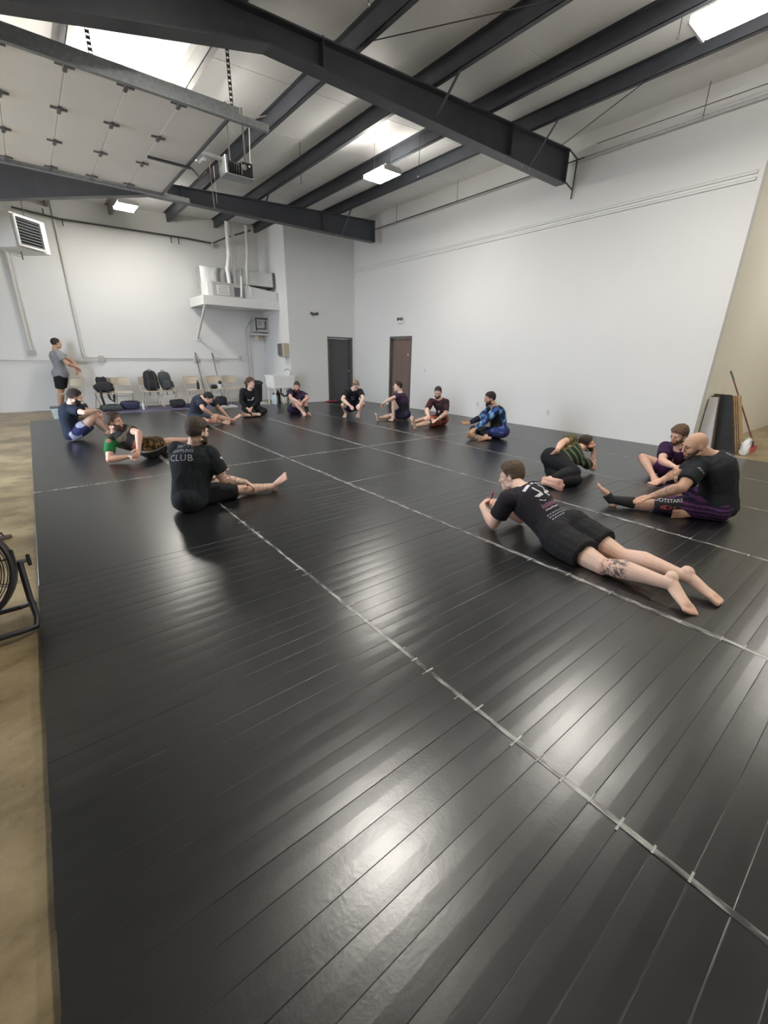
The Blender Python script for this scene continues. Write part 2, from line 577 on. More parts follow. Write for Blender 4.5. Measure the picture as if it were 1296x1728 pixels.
# ------------------------------------------------------------------ steel frame
def beam(name, y, label):
    t = thing(name, label, 'beam', (2.7, y, 4.58), 'dark steel roof beams')
    hw, ft = .105, .018
    # web outline
    L = -3.4
    def bot(x):
        return 4.58+(x-2.7)*.0035 if x >= 2.7 else 4.58+(x-2.7)*.221
    xe = 8.62
    web = [(L, y, bot(L)+ft), (2.7, y, bot(2.7)+ft), (xe, y, bot(xe)+ft), (xe, y, roof_z(xe)-ft-.06), (L, y, roof_z(L)-ft)]
    MB().prism(web, (0, -.006, 0), (0, .006, 0)).build('web', 'steel', t)
    def flange(pts, nm):
        mb = MB()
        poly = [(x, y, z) for x, z in pts]+[(x, y, z+ft) for x, z in reversed(pts)]
        mb.prism(poly, (0, -hw, 0), (0, hw, 0))
        return mb.build(nm, 'steel', t)
    flange([(L, bot(L)), (2.7, bot(2.7))], 'haunch_flange')
    flange([(2.7, bot(2.7)), (xe, bot(xe))], 'bottom_flange')
    flange([(L, roof_z(L)-ft), (xe, roof_z(xe)-ft-.06)], 'top_flange')
    for x in (3.35, 6.9, 8.60):
        MB().box(x, x+.012, y-hw+.004, y+hw-.004, bot(x)+ft, roof_z(x)-ft-(.06*max(0, (x-5)/3.6))).build('stiffener', 'steel', t)
    # splice bolts on the bottom flange
    for x in (7.3, 7.5):
        MB().cyl((x, y-.05, bot(x)), (x, y-.05, bot(x)-.018), .014, n=6).build('bolt', 'galv', t)
    return t
beam('steel_beam', 5.52, 'large dark steel roof beam crossing the ceiling nearest the camera')
beam('steel_beam', 11.45, 'dark steel roof beam nearest the back wall, beyond the ceiling door opener')
PX = [7.46, 6.38, 5.14, 3.83, 2.42, 1.06, -.35]
PL = ['dark roof purlin nearest the white side wall',
      'second dark roof purlin counted from the white side wall',
      'third dark roof purlin counted from the side wall, right of the door opener',
      'fourth roof purlin from the side wall, passing behind the ceiling door opener',
      'pale lit roof purlin just past the end of the raised overhead door',
      'pale roof purlin seen above the raised overhead door',
      'leftmost roof purlin, above the raised overhead door']
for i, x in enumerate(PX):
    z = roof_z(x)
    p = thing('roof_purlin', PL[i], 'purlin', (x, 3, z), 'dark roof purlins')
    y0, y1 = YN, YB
    pm = 'purlin_lit' if x < 3 else 'purlin'
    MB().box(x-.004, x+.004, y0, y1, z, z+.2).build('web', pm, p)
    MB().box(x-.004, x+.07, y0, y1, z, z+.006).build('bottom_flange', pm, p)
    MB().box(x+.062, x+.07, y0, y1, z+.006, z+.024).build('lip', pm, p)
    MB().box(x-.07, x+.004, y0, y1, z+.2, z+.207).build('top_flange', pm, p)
# flange braces from purlin to the bottom flange of each beam
bn = 0
BRL = {(0, 0): 'diagonal brace between the near roof beam and the purlin nearest the side wall',
       (0, 1): 'diagonal brace between the near roof beam and the third purlin from the side wall',
       (1, 0): 'diagonal brace between the rear roof beam and the purlin nearest the side wall',
       (1, 1): 'diagonal brace between the rear roof beam and the third purlin from the side wall'}
for bi, y in enumerate((5.52, 11.45)):
    for pi, x in enumerate((7.46, 5.14)):
        z = roof_z(x)
        d = MB()
        d.obox(((x+x)/2+.03, y-.36+.05, (4.6+z+.05)/2), (0, .52, -(z-4.55)), (1, 0, 0), .5*math.hypot(.52, z-4.5), .02, .003)
        o = d.build('flange_brace', 'steel', loc=(x, y-.3, 4.6))
        tag(o, BRL[(bi, pi)], 'brace', 'roof beam braces')
# bracket closing the near beam against the wall
t = thing('wall_bracket', 'thin dark angle bracket tying the near beam end to the side wall', 'bracket', (8.7, 5.5, 4.6))
MB().tube([(8.62, 5.42, roof_z(8.6)-.08), (8.93, 5.44, 5.06)], .014, 6).build('upper_arm', 'steel', t)
MB().tube([(8.93, 5.44, 5.06), (8.90, 5.44, 4.42)], .014, 6).build('upright', 'steel', t)
MB().tube([(8.62, 5.42, 4.62), (8.91, 5.44, 4.56)], .014, 6).build('lower_arm', 'steel', t)
# rods and cables
t = thing('ceiling_pipe', 'long thin pipe hung beneath the roof along the white side wall', 'pipe', (8.78, 7, 5.0))
MB().tube([(8.78, 2.2, 4.985), (8.78, 5.2, 4.985)], .013, 8).build('light_length', 'galv', t, smooth=True)
MB().tube([(8.78, 5.2, 4.985), (8.78, 8.4, 4.985), (8.78, 12.6, 4.99)], .013, 8).build('dark_length', 'pipe_dark', t, smooth=True)
for y in (3.35, 5.9, 8.35, 10.6):
    MB().cyl((8.78, y, 4.985), (8.78, y, roof_z(8.78)+.2), .005, n=6).build('hanger_rod', 'pipe_dark', t)
    MB().tube([(8.78+.026*math.cos(a), y, 4.985+.026*math.sin(a)) for a in np.linspace(0, 2*math.pi, 12, endpoint=False)], .005, 5, True).build('hanger_ring', 'galv', t)
CB = [((3.95, 5.4, 5.02), (6.9, 1.0, 5.2), 'slack dark brace cable crossing the roof above the near beam, left one'),
      ((8.3, 5.4, 5.1), (5.9, .6, 5.2), 'thin dark brace cable crossing two purlins on the right'),
      ((8.6, 4.9, 5.06), (8.7, -1, 5.15), 'thin dark cable running near the top of the side wall')]
for a, b, l in CB:
    mid = (np.array(a)+np.array(b))/2-[0, 0, .05]
    tag(MB().tube([a, tuple(mid), b], .006, 5).build('brace_cable', 'pipe_dark', loc=a), l, 'cable', 'thin roof cables')
HR = [((3.35, 4.55, roof_z(3.35)+.2), 4.75, 'thin hanger rod dropping from the roof before the near beam'),
      ((6.45, 2.9, roof_z(6.4)+.2), 4.9, 'thin hanger rod beside the bright strip light at top right'),
      ((4.75, 8.6, roof_z(4.75)+.2), 4.55, 'thin hanger rod between the two roof beams, left of the light'),
      ((6.3, 7.0, roof_z(6.3)+.2), 4.6, 'thin hanger rod between the two roof beams, right of the light')]
for p, z, l in HR:
    mb = MB().cyl(p, (p[0], p[1], z), .005, n=6)
    o = mb.build('hanger_rod', 'pipe_dark', loc=(p[0], p[1], z))
    tag(o, l, 'rod', 'loose hanger rods')
    MB().ball((p[0], p[1], z), .018, n=8, m=6).build('eye_nut', 'galv', o)

# ------------------------------------------------------------------ strip lights
def bay_light(x, y, z, label):
    """linear high-bay: flat housing with two lit panels facing down"""
    t = thing('bay_light', label, 'light', (x, y, z), 'twin-panel bay lights')
    L = .33
    MB().box(x-.175, x+.175, y-L, y+L, z+.032, z+.06, .008).build('housing', 'white_metal', t)
    MB().box(x-.06, x+.06, y-.16, y+.16, z+.06, z+.10, .008).build('driver_box', 'white_metal', t)
    for s in (-1, 1):
        MB().box(x+s*.115-.085, x+s*.115+.085, y-L+.03, y+L-.03, z-.03, z+.03, .012).build('lit_panel', 'tube', t)
    for e in (-1, 1):
        MB().box(x-.21, x+.21, y+e*(L-.012)-.012, y+e*(L-.012)+.012, z-.03, z+.034).build('end_trim', 'white_metal', t)
        MB().cyl((x, y+e*.25, z+.06), (x, y+e*.25, roof_z(x)+.205), .004, n=5).build('chain', 'galv', t)
    return t
bay_light(6.08, 2.25, 4.70, 'glowing twin-panel bay light at the top right, nearest the side wall')
bay_light(5.94, 7.62, 4.70, 'glowing twin-panel bay light hung between the two roof beams')
bay_light(2.48, 12.80, 4.64, 'glowing twin-panel bay light near the back wall by the louvred heater')
bay_light(2.40, 2.80, 4.68, 'twin-panel bay light overhead just before the near beam, out of view')
bay_light(1.75, 7.55, 4.58, 'twin-panel bay light hidden just above the raised overhead door')
bay_light(2.3, -3.2, 4.66, 'twin-panel bay light behind the camera on the left side')
bay_light(6.1, -3.2, 4.70, 'twin-panel bay light behind the camera toward the side wall')
bay_light(11.6, .2, 4.9, 'twin-panel bay light in the adjoining bay past the wall end')

# ------------------------------------------------------------------ raised overhead door
DZ = 4.2
Y0, Y1 = 6.30, 9.70
od = thing('overhead_door', 'white sectional overhead door raised flat under the roof', 'garage door', (1.2, 8.0, DZ))
for k in range(6):
    xb = 2.51-.54*k
    xa = xb-.536
    MB().box(xa, xb, Y0, Y1, DZ, DZ+.045, .004).build('door_panel', 'panel_door', od)
    if k > 0:
        for y in (6.38, 7.43, 8.50, 9.62):
            h = MB()
            h.box(xb-.085, xb+.085, y-.028, y+.028, DZ-.008, DZ-.001)
            h.box(xb-.02, xb+.02, y-.085, y+.085, DZ-.03, DZ-.008, .004)
            h.build('hinge', 'dgrey', od)
MB().box(2.50, 2.535, Y0, Y1, DZ-.03, DZ+.07, .005).build('end_rail', 'steel', od)
for y, sgn in ((Y0-.06, -1), (Y1+.06, 1)):
    tr = MB()
    xx = 3.0
    tr.box(XL+.4, xx, y-.03, y+.03, DZ-.045, DZ-.040)
    tr.box(XL+.4, xx, y+sgn*.03-.003, y+sgn*.03+.003, DZ-.045, DZ+.03)
    tr.box(XL+.4, xx, y-.03, y-.03+.012, DZ+.026, DZ+.032) if sgn < 0 else tr.box(XL+.4, xx, y+.018, y+.03, DZ+.026, DZ+.032)
    tr.build('track', 'galv', od)
    an = MB()
    an.box(XL+.4, 2.62, y+sgn*.033, y+sgn*.038, DZ-.05, DZ+.09)
    an.build('track_angle', 'galv', od)
    for k in range(1, 6):
        x = 2.51-.54*k
        MB().cyl((x, y-.02, DZ-.015), (x, y+.02, DZ-.015), .024, n=12).build('roller', 'galv', od)
# perforated angle hangers up to the purlins
for x, y in ((1.12, Y0-.05), (2.55, Y0-.05), (2.55, Y1+.05)):
    h = MB()
    z0, z1 = DZ+.04, roof_z(x)
    n = 12
    for k in range(n):
        za = z0+(z1-z0)*k/n
        zb = z0+(z1-z0)*(k+.62)/n
        h.box(x-.018, x+.018, y-.002, y+.002, za, zb)
    h.box(x-.02, x-.014, y-.003, y+.003, z0, z1)
    h.box(x+.014, x+.02, y-.003, y+.003, z0, z1)
    h.build('perforated_hanger', 'dgrey', od)
MB().obox((2.25, 8.05, DZ-.05), (1, 0, 0), (0, 1, 0), .30, .022, .014).build('arm_bracket', 'steel', od)
MB().tube([(2.56, 8.05, DZ-.05), (2.66, 8.02, DZ-.16), (2.78, 8.0, DZ-.06)], .016, 6).build('pull_arm', 'steel', od)
# opener
op = thing('door_opener', 'ceiling-hung electric opener with exposed black motor for the overhead door', 'door opener', (3.3, 8.0, 4.15))
MB().box(2.55, 3.05, 7.96, 7.975, 4.21, 4.25).build('rail', 'galv', op)
MB().box(2.55, 3.05, 8.025, 8.04, 4.21, 4.25).build('rail', 'galv', op)
MB().box(3.02, 3.06, 7.85, 8.15, 4.02, 4.26, .006).build('end_plate', 'galv', op)
MB().box(3.05, 3.50, 7.86, 8.14, 4.02, 4.035).build('tray', 'galv', op)
MB().cyl((3.08, 8.0, 4.14), (3.28, 8.0, 4.14), .095, n=18).build('motor', 'black_plastic', op, smooth=True)
for k in range(5):
    MB().tube([(3.10+.04*k, 8.0+.1*math.cos(a), 4.14+.1*math.sin(a)) for a in np.linspace(0, 2*math.pi, 16, endpoint=False)], .006, 5, True).build('motor_fin', 'dgrey', op)
MB().box(3.29, 3.48, 7.88, 8.12, 4.05, 4.24, .01).build('control_box', 'black_plastic', op)
MB().cyl((3.33, 7.875, 4.16), (3.33, 7.86, 4.16), .04, n=14).build('pulley', 'galv', op, smooth=True)
MB().ball((3.42, 7.87, 4.19), .014, n=8, m=6).build('indicator', 'white_plastic', op)
MB().cyl((2.72, 7.9, 4.14), (2.72, 8.1, 4.14), .03, n=12).build('limit_wheel', 'galv', op, smooth=True)
MB().cyl((2.6, 7.97, 4.1), (2.62, 7.97, 4.1), .022, n=10).build('limit_knob', 'white_plastic', op)
MB().tube([(2.80, 7.93, 4.14), (2.80, 7.93, 3.78), (2.805, 7.93, 3.52)], .007, 6).build('release_cord', 'handle_red', op)
MB().tube([(2.86, 7.94, 4.10), (2.862, 7.94, 3.6)], .003, 5).build('control_wire', 'white_plastic', op)
for x, y in ((3.15, 7.98), (3.42, 8.02)):
    MB().box(x-.012, x+.012, y-.003, y+.003, 4.2, roof_z(3.8)+.1).build('hanger_strap', 'galv', op)
MB().tube([(3.47, 7.95, 4.24), (3.5, 7.95, 4.75), (3.56, 7.95, 4.86), (3.80, 7.95, 4.97)], .010, 6).build('supply_conduit', 'conduit', op, smooth=True)
op.location.z += .13
# ------------------------------------------------------------------ mats
PITCH_X = 1.535
X0M = -.265
SPITCH = .105
YJ = 5.92
strip_mesh = None
def strip_mesh_data(worn):
    mb = MB()
    hw, hd = PITCH_X/2-.002, SPITCH/2-.0002
    b = .0011
    # slightly crowned strip with eased edges
    prof = [(-hd, -.036), (-hd, -b), (-hd+b*.45, -b*.25), (-hd+b*1.3, 0.0), (0, .0006), (hd-b*1.3, 0.0), (hd-b*.45, -b*.25), (hd, -b), (hd, -.036)]
    mb.prism([(-hw, y, z) for y, z in reversed(prof)], (0, 0, 0), (2*hw, 0, 0))
    me = bpy.data.meshes.new('mat_strip')
    me.from_pydata(mb.v, [], mb.f)
    me.materials.append(MT['vinyl'])
    me.materials.append(MT['vinyl_edge'])
    me.update()
    if worn:
        for p_ in me.polygons:
            if abs(p_.center.y) > hd-b*1.4 and abs(p_.normal.x) < .5:
                p_.material_index = 1
    return me
strip_meshes = [strip_mesh_data(False), strip_mesh_data(True)]
MATL = ['first column from the concrete', 'second column from the concrete', 'third column from the concrete',
        'fourth column from the concrete', 'fifth column from the concrete', 'last column against the side wall']
YF = -1.6
for c in range(6):
    xa, xb = X0M+PITCH_X*c, X0M+PITCH_X*(c+1)
    xm = (xa+xb)/2
    # front mat
    if c < 4:
        t = thing('roll_out_mat', 'near black slatted roll-out mat, '+MATL[c], 'mat', (xm, (YF+YJ)/2, FZ), 'near roll-out mats')
        n = int((YJ-YF)/SPITCH)
        YS = (3.4, 4.4, 4.2, 3.0)[c]
        k0 = int((YJ-YS)/SPITCH)
        MB().box(xa+.001, xb-.001, YJ-SPITCH*k0+.0005, YJ-.002, FZ+.006, 0, .004).build('mat_panel', 'vinyl', t)
        for k in range(k0, n):
            y = YJ-SPITCH*(k+.5)
            o = bpy.data.objects.new('mat_strip', strip_meshes[1 if random.random() < .55 else 0])
            COL.objects.link(o)
            o.parent = t
            jx = random.uniform(-.002, .002)
            o.location = (jx, y-(YF+YJ)/2, -FZ+random.uniform(-.0012, .0008))
            o.rotation_euler = (random.uniform(-.006, .006), 0, random.uniform(-.0004, .0004))
            ORG[o.name] = Vector((xm, (YF+YJ)/2, FZ))
        MB().box(xa+.001, xb-.001, YF, YJ-.002, FZ, FZ+.006).build('mat_backing', 'vinyl', t)
    else:
        t = MB().box(xa+.001, xb-.001, YF if c == 4 else YF, YJ-.002, FZ, 0, .006).build('roll_out_mat', 'vinyl', loc=(xm, (YF+YJ)/2, FZ))
        tag(t, 'near black roll-out mat, '+MATL[c], 'mat', 'near roll-out mats')
    if c < 5:
        tw = (.011, .022, .020, .016, .012)[c]
        tp = MB()
        y = YF
        rnd = random.Random(c)
        segs = []
        while y < YJ-.05:
            ln = rnd.uniform(.5, 1.6)
            y2 = min(y+ln, YJ-.01)
            tp.box(xb-tw*rnd.uniform(.6, 1.15), xb+tw*rnd.uniform(.5, 1.1), y, y2, .0002, .0014+rnd.uniform(0, .0006))
            y = y2+rnd.choice((.0, .0, .02))
        o = tp.build('seam_tape', 'tape', t)
        o['kind'] = 'stuff'
        # whitened crease ends where the strips meet the seam
        if c < 3:
            sc_ = MB()
            for k in range(int((YJ-YF)/SPITCH)):
                yy = YJ-SPITCH*k
                if rnd.random() < .35 or yy > 5.4:
                    continue
                l1, l2 = rnd.uniform(.01, .045), rnd.uniform(.01, .045)
                w1 = rnd.uniform(.0015, .0045)
                sc_.box(xb-l1, xb+l2, yy-w1, yy+w1, .0008, .0026)
            o = sc_.build('crease_scuff', 'scuff', t)
            o['kind'] = 'stuff'
    # rear mat
    yb = 12.43 if c == 0 else 12.88
    t = MB().box(xa+.001, xb-.001, YJ+.002, yb, FZ, 0, .006).build('roll_out_mat', 'vinyl', loc=(xm, 9, FZ))
    tag(t, 'rear smooth black roll-out mat, '+MATL[c], 'mat', 'rear roll-out mats')
    if c < 5:
        tp = MB().box(xb-.026, xb+.024, YJ+.01, yb-.2, .0002, .0014)
        tp.build('seam_tape', 'tape', t)
    MB().box(xa, xb, YJ-.022, YJ+.02, .0003, .0017).build('cross_tape', 'tape', t)
# loose purple sheet under the chairs
m = MB()
nx, ny = 24, 5
for i in range(nx+1):
    for j in range(ny+1):
        x = 1.05+3.9*i/nx
        y = 12.93+1.35*j/ny+.03*math.sin(i*1.3)*(1 if j == 0 else .3)
        m.v.append((x, y, .002+.008*abs(noise.noise((x*3, y*3, 0)))))
for i in range(nx):
    for j in range(ny):
        a = i*(ny+1)+j
        m.f.append((a, a+ny+1, a+ny+2, a+1))
o = m.build('floor_sheet', 'purple_tarp', loc=(2.9, 13.4, FZ), smooth=True)
sol = o.modifiers.new('thickness', 'SOLIDIFY')
sol.thickness = .038
tag(o, 'wrinkled purple sheet on the floor under the row of folding chairs', 'floor sheet')

# ------------------------------------------------------------------ unit heater on the left
hx, hy, hz0, hz1 = .33, 12.6, 3.52, 4.07
u = np.array([.7071, .7071, 0]); nn = np.array([-.7071, .7071, 0])       # along the louvre face, and into the box
t = thing('unit_heater', 'beige louvred unit heater hung near the back wall on the left', 'heater', (.3, 13.1, 3.5))
c = np.array([hx, hy, (hz0+hz1)/2])+u*.36+nn*.34
MB().obox(c, u, nn, .42, .33, (hz1-hz0)/2+.04, .01).build('cabinet', 'white_metal', t)
MB().obox(np.array([hx, hy, (hz0+hz1)/2])+u*.305-nn*.003, u, nn, .27, .004, (hz1-hz0)/2-.03).build('louver_recess', 'black_plastic', t)
for k in range(9):
    z = hz0+.05+k*(hz1-hz0-.1)/8
    MB().obox(np.array([hx, hy, z])+u*.305-nn*.018, u, nn*.75+np.array([0, 0, .66]), .275, .026, .003).build('louver', 'galv', t)
fr = np.array([hx, hy, 0])
for z in (hz0+.008, hz1-.008):
    MB().obox(fr+u*.305-nn*.02+[0, 0, z], u, nn, .31, .02, .02).build('louver_frame', 'white_metal', t)
for s in (.0, .61):
    MB().obox(fr+u*s-nn*.02+[0, 0, (hz0+hz1)/2], u, nn, .02, .02, (hz1-hz0)/2).build('louver_frame', 'white_metal', t)
MB().cyl(c+[0, 0, -.31], c+u*.0+[0, 0, -.47], .012, n=6).build('drain_stub', 'pipe_dark', t)
MB().tube([c+[-.3, 0, -.31], c+[-.2, -.02, -.38], c+[-.02, 0, -.42]], .012, 6).build('gas_line', 'conduit', t)
for s in (-1, 1):
    p = c+u*.3*s
    MB().cyl(p+[0, 0, .3], (p[0], p[1], roof_z(p[0])+.2), .008, n=6).build('hanger_rod', 'pipe_dark', t)

# ------------------------------------------------------------------ conduits on the back wall
def conduit(pts, r, label, name='conduit', boxes=(), mat='conduit'):
    t = thing(name, label, 'conduit', pts[-1])
    # rounded corners
    P = [np.array(p, float) for p in pts]
    Q = [P[0]]
    for i in range(1, len(P)-1):
        a, b, d = P[i-1], P[i], P[i+1]
        e1, e2 = nrm(a-b), nrm(d-b)
        rr = min(.14, np.linalg.norm(a-b)*.4, np.linalg.norm(d-b)*.4)
        for s in np.linspace(0, 1, 6):
            Q.append((b+e1*rr)*(1-s)**2+2*b*s*(1-s)+(b+e2*rr)*s*s)
    Q.append(P[-1])
    MB().tube(Q, r, 8).build('pipe', mat, t, smooth=True)
    for bx, bz, w, h in boxes:
        b = MB().box(bx-w/2, bx+w/2, YB-.065, YB-.002, bz-h/2, bz+h/2, .006).build('outlet_box', 'conduit', t)
        MB().box(bx-w/2+.012, bx+w/2-.012, YB-.072, YB-.065, bz-h/2+.012, bz+h/2-.012).build('cover_plate', 'grey_metal', b)
    return t
conduit([(.10, YB-.06, 3.8), (.085, YB-.06, 1.5)], .036, 'thick white vertical conduit below the louvred heater', boxes=((.085, 1.43, .16, .12),))
conduit([(1.19, YB-.04, 5.0), (1.19, YB-.04, 1.33), (1.53, YB-.04, 1.33)], .018, 'slim white conduit dropping down the back wall and bending right to a box', boxes=((1.6, 1.29, .13, .18),))
conduit([(XL, YB-.035, 1.24), (1.53, YB-.035, 1.24)], .013, 'white conduit running level along the back wall behind the standing man')
conduit([(1.66, YB-.035, 1.32), (4.05, YB-.035, 1.32), (4.75, YB-.035, 1.32), (5.5, YB-.035, 1.33)], .015, 'white conduit running level along the back wall above the folding chairs', boxes=((4.13, 1.30, .12, .16), (4.78, 1.31, .10, .12), (5.53, 1.34, .10, .15)))
g = thing('gas_pipe', 'dark gas pipe running high along the back wall to the furnace', 'pipe', (3, YB-.1, 4.55))
MB().tube([(.4, YB-.12, 4.62), (1.3, YB-.12, 4.54), (4.3, YB-.12, 4.58), (5.0, YB-.12, 4.56), (5.3, YB-.4, 4.7), (5.9, YB-.9, 4.9)], .022, 8).build('run', 'pipe_dark', g, smooth=True)
for x in (1.0, 1.35, 3.85, 4.05):
    MB().cyl((x, YB-.12, 4.55), (x, YB-.12, 4.40 if x > 1.2 else 4.70), .014, n=6).build('clip', 'pipe_dark', g)
MB().ball((5.0, YB-.12, 4.52), .06, n=10, m=8).build('valve', 'chair', g, smooth=True)

# ------------------------------------------------------------------ furnace shelf
SY = 13.43
s = thing('furnace_shelf', 'white boxed shelf high in the corner carrying the furnace', 'shelf', (5.3, 14.0, 2.78))
MB().box(4.17, XC-.002, SY, SY+.04, 2.78, 3.02, .004).build('front_fascia', 'wall', s)
MB().box(4.17, 4.21, SY+.04, YB-.002, 2.78, 3.02, .004).build('side_fascia', 'wall', s)
MB().box(4.21, XC-.002, SY+.04, YB-.002, 2.80, 2.84).build('soffit', 'wall', s)
MB().box(4.21, XC-.002, SY+.04, YB-.002, 2.97, 3.0).build('deck', 'wall', s)
MB().tube([(4.24, SY+.1, 2.80), (4.26, YB-.03, 1.92)], .035, 8).build('strut', 'white_metal', s, smooth=True)
MB().box(4.18, 4.34, YB-.03, YB-.002, 1.84, 1.97, .004).build('strut_plate', 'white_metal', s)
f = thing('furnace', 'grey horizontal gas furnace lying on the high white shelf', 'furnace', (5.2, 13.9, 3.0))
MB().box(4.50, 5.45, 13.55, 14.15, 3.002, 3.40, .01).build('cabinet', 'grey_metal', f)
MB().box(4.36, 4.50, 13.57, 14.13, 3.002, 3.40, .01).build('end_cap', 'white_metal', f)
MB().box(4.62, 4.98, 13.535, 13.55, 3.08, 3.32, .004).build('access_panel', 'white_metal', f)
MB().box(5.12, 5.30, 13.53, 13.55, 3.06, 3.30, .004).build('burner_door', 'dgrey', f)
for k in range(4):
    MB().box(4.66, 4.94, 13.53, 13.536, 3.12+.05*k, 3.13+.05*k).build('vent_slot', 'dgrey', f)
MB().tube([(5.30, 13.5, 3.05), (5.33, 13.5, 3.33), (5.36, 13.52, 3.6)], .03, 8).build('drain_pipe', 'white_plastic', f, smooth=True)
MB().box(5.45, 5.62, 13.57, 14.13, 3.002, 3.40, .006).build('coil_box', 'duct', f)
d = thing('supply_duct', 'shiny sheet-metal ducts around the furnace on the high shelf', 'duct', (5.6, 14.2, 3.0))
MB().box(4.40, 5.30, 14.18, 14.6, 3.30, 3.86, .006).build('return_box', 'duct', d)
m = MB()
m.prism([(5.62, 13.5, 3.002), (6.44, 13.5, 3.002), (6.44, 13.5, 3.28), (5.62, 13.5, 3.36)], (0, .0, 0), (0, .7, 0))
m.build('plenum', 'duct', d)
MB().box(5.40, 6.44, 13.62, 14.3, 3.42, 3.80, .006).build('branch_duct', 'duct', d)
MB().box(5.38, 5.44, 13.60, 14.32, 3.40, 3.82, .004).build('duct_flange', 'galv', d)
MB().box(6.38, 6.44, 13.60, 14.32, 3.40, 3.82, .004).build('duct_flange', 'dgrey', d)
VP = [((5.02, 13.6, 3.40), (5.00, 13.6, 3.75), (5.10, 13.65, 4.15), (5.12, 13.65, 4.95), .055, 'left white vent pipe rising from the furnace to the roof', 'white_plastic'),
      ((5.22, 13.7, 3.40), (5.22, 13.7, 3.75), (5.30, 13.75, 4.15), (5.30, 13.75, 4.95), .05, 'middle pale vent pipe rising from the furnace to the roof', 'white_plastic'),
      ((5.56, 13.6, 3.40), (5.58, 13.6, 3.85), (5.66, 13.65, 4.3), (5.68, 13.65, 4.95), .04, 'right slim vent pipe rising from the furnace to the roof', 'conduit')]
for a, b, c_, e, r, l, mt in VP:
    v = thing('vent_pipe', l, 'pipe', a, 'furnace vent pipes')
    MB().tube([a, b, c_, e], r, 10).build('pipe', mt, v, smooth=True)
    for q in (b, c_):
        MB().tube([np.array(q)-[0, 0, .06], np.array(q)+[0, 0, .06]], r*1.18, 10).build('coupling', mt, v, smooth=True)

# water heater / control box under the shelf
w = thing('control_box', 'grey wall-mounted electrical box with open front below the furnace shelf', 'electrical box', (6.3, 14.5, 2.1))
MB().box(6.02, 6.44, 14.35, 14.72, 2.16, 2.58, .008).build('case', 'grey_metal', w)
MB().box(6.02, 6.44, 14.335, 14.35, 2.55, 2.59).build('top_lip', 'pipe_dark', w)
MB().box(6.02, 6.06, 14.335, 14.35, 2.20, 2.55).build('side_lip', 'pipe_dark', w)
MB().box(6.34, 6.38, 14.335, 14.35, 2.25, 2.50).build('side_lip', 'pipe_dark', w)
MB().box(6.06, 6.36, 14.335, 14.35, 2.24, 2.28).build('shelf_lip', 'pipe_dark', w)
MB().cyl((6.17, 14.35, 2.42), (6.17, 14.325, 2.42), .045, n=14).build('gauge', 'pipe_dark', w, smooth=True)
MB().cyl((6.17, 14.325, 2.42), (6.17, 14.318, 2.42), .026, n=14).build('gauge_face', 'white_plastic', w, smooth=True)
MB().box(5.95, 6.46, 14.3, 14.72, 2.06, 2.12, .006).build('ledge', 'conduit', w)
MB().cyl((6.12, 14.5, 2.06), (6.12, 14.5, 1.92), .09, n=14).build('cup', 'chair', w, smooth=True)
MB().tube([(6.02, 14.5, 2.50), (5.90, 14.55, 2.45), (5.78, 14.62, 2.22), (5.78, 14.66, .1)], .020, 8).build('feed_pipe', 'galv', w, smooth=True)
MB().tube([(6.33, 14.5, 2.06), (6.36, 14.5, 1.55)], .008, 6).build('drain_tube', 'galv', w)

# paper towel dispenser, sink, soap
t = thing('towel_dispenser', 'paper towel dispenser with smoky dark front beside the corner', 'dispenser', (6.36, 13.0, 1.42))
MB().box(6.24, XC-.002, 12.93, 13.24, 1.42, 1.82, .02).build('case', 'chair', t)
MB().box(6.20, 6.25, 12.94, 13.23, 1.45, 1.80, .02).build('front_cover', 'dgrey', t)
MB().box(6.22, 6.30, 12.96, 13.2, 1.39, 1.425).build('chute', 'grey_metal', t)
t = thing('utility_sink', 'white plastic utility sink standing against the corner wall', 'sink', (6.12, 13.3, FZ))
m = MB()
x0, x1, y0, y1 = 5.72, 6.44, 12.62, 13.20
for (a, b, c_, e) in ((x0, x0+.03, y0, y1), (x1-.03, x1, y0, y1), (x0+.03, x1-.03, y0, y0+.03), (x0+.03, x1-.03, y1-.03, y1)):
    m.box(a, b, c_, e, .50, .86, .006)
m.box(x0+.03, x1-.03, y0+.03, y1-.03, .50, .53)
m.build('basin', 'white_plastic', t)
m = MB()
for (a, b, c_, e) in ((x0-.02, x0, y0-.02, y1+.02), (x1-.02, x1, y0-.02, y1+.02), (x0, x1-.02, y0-.02, y0), (x0, x1-.02, y1, y1+.02)):
    m.box(a, b, c_, e, .82, .88, .004)
m.build('rim', 'white_plastic', t)
for x in (x0+.05, x1-.05):
    for y in (y0+.05, y1-.05):
        MB().cyl((x, y, .50), (x, y, .002 if y < 12.9 else FZ), .022, .018, n=8).build('leg', 'white_metal', t, smooth=True)
MB().tube([(6.10, 12.95, .50), (6.10, 12.95, .30), (6.2, 12.98, .22), (6.4, 13.0, .25)], .022, 8).build('drain_trap', 'black_plastic', t, smooth=True)
MB().tube([(6.41, 12.9, .88), (6.41, 12.9, 1.02), (6.31, 12.9, 1.05), (6.23, 12.9, 1.0)], .012, 8).build('faucet', 'galv', t, smooth=True)
t = thing('soap_bottle', 'white soap pump bottle on the rim of the utility sink', 'bottle', (6.28, 12.635, .885))
MB().lathe((6.28, 12.635, .885), [(.034, 0), (.038, .01), (.038, .11), (.03, .13), (.012, .14), (.012, .16)], 14).build('bottle_body', 'white_plastic', t, smooth=True)
MB().tube([(6.28, 12.635, 1.045), (6.28, 12.635, 1.08), (6.24, 12.635, 1.085)], .008, 6).build('pump', 'white_plastic', t)
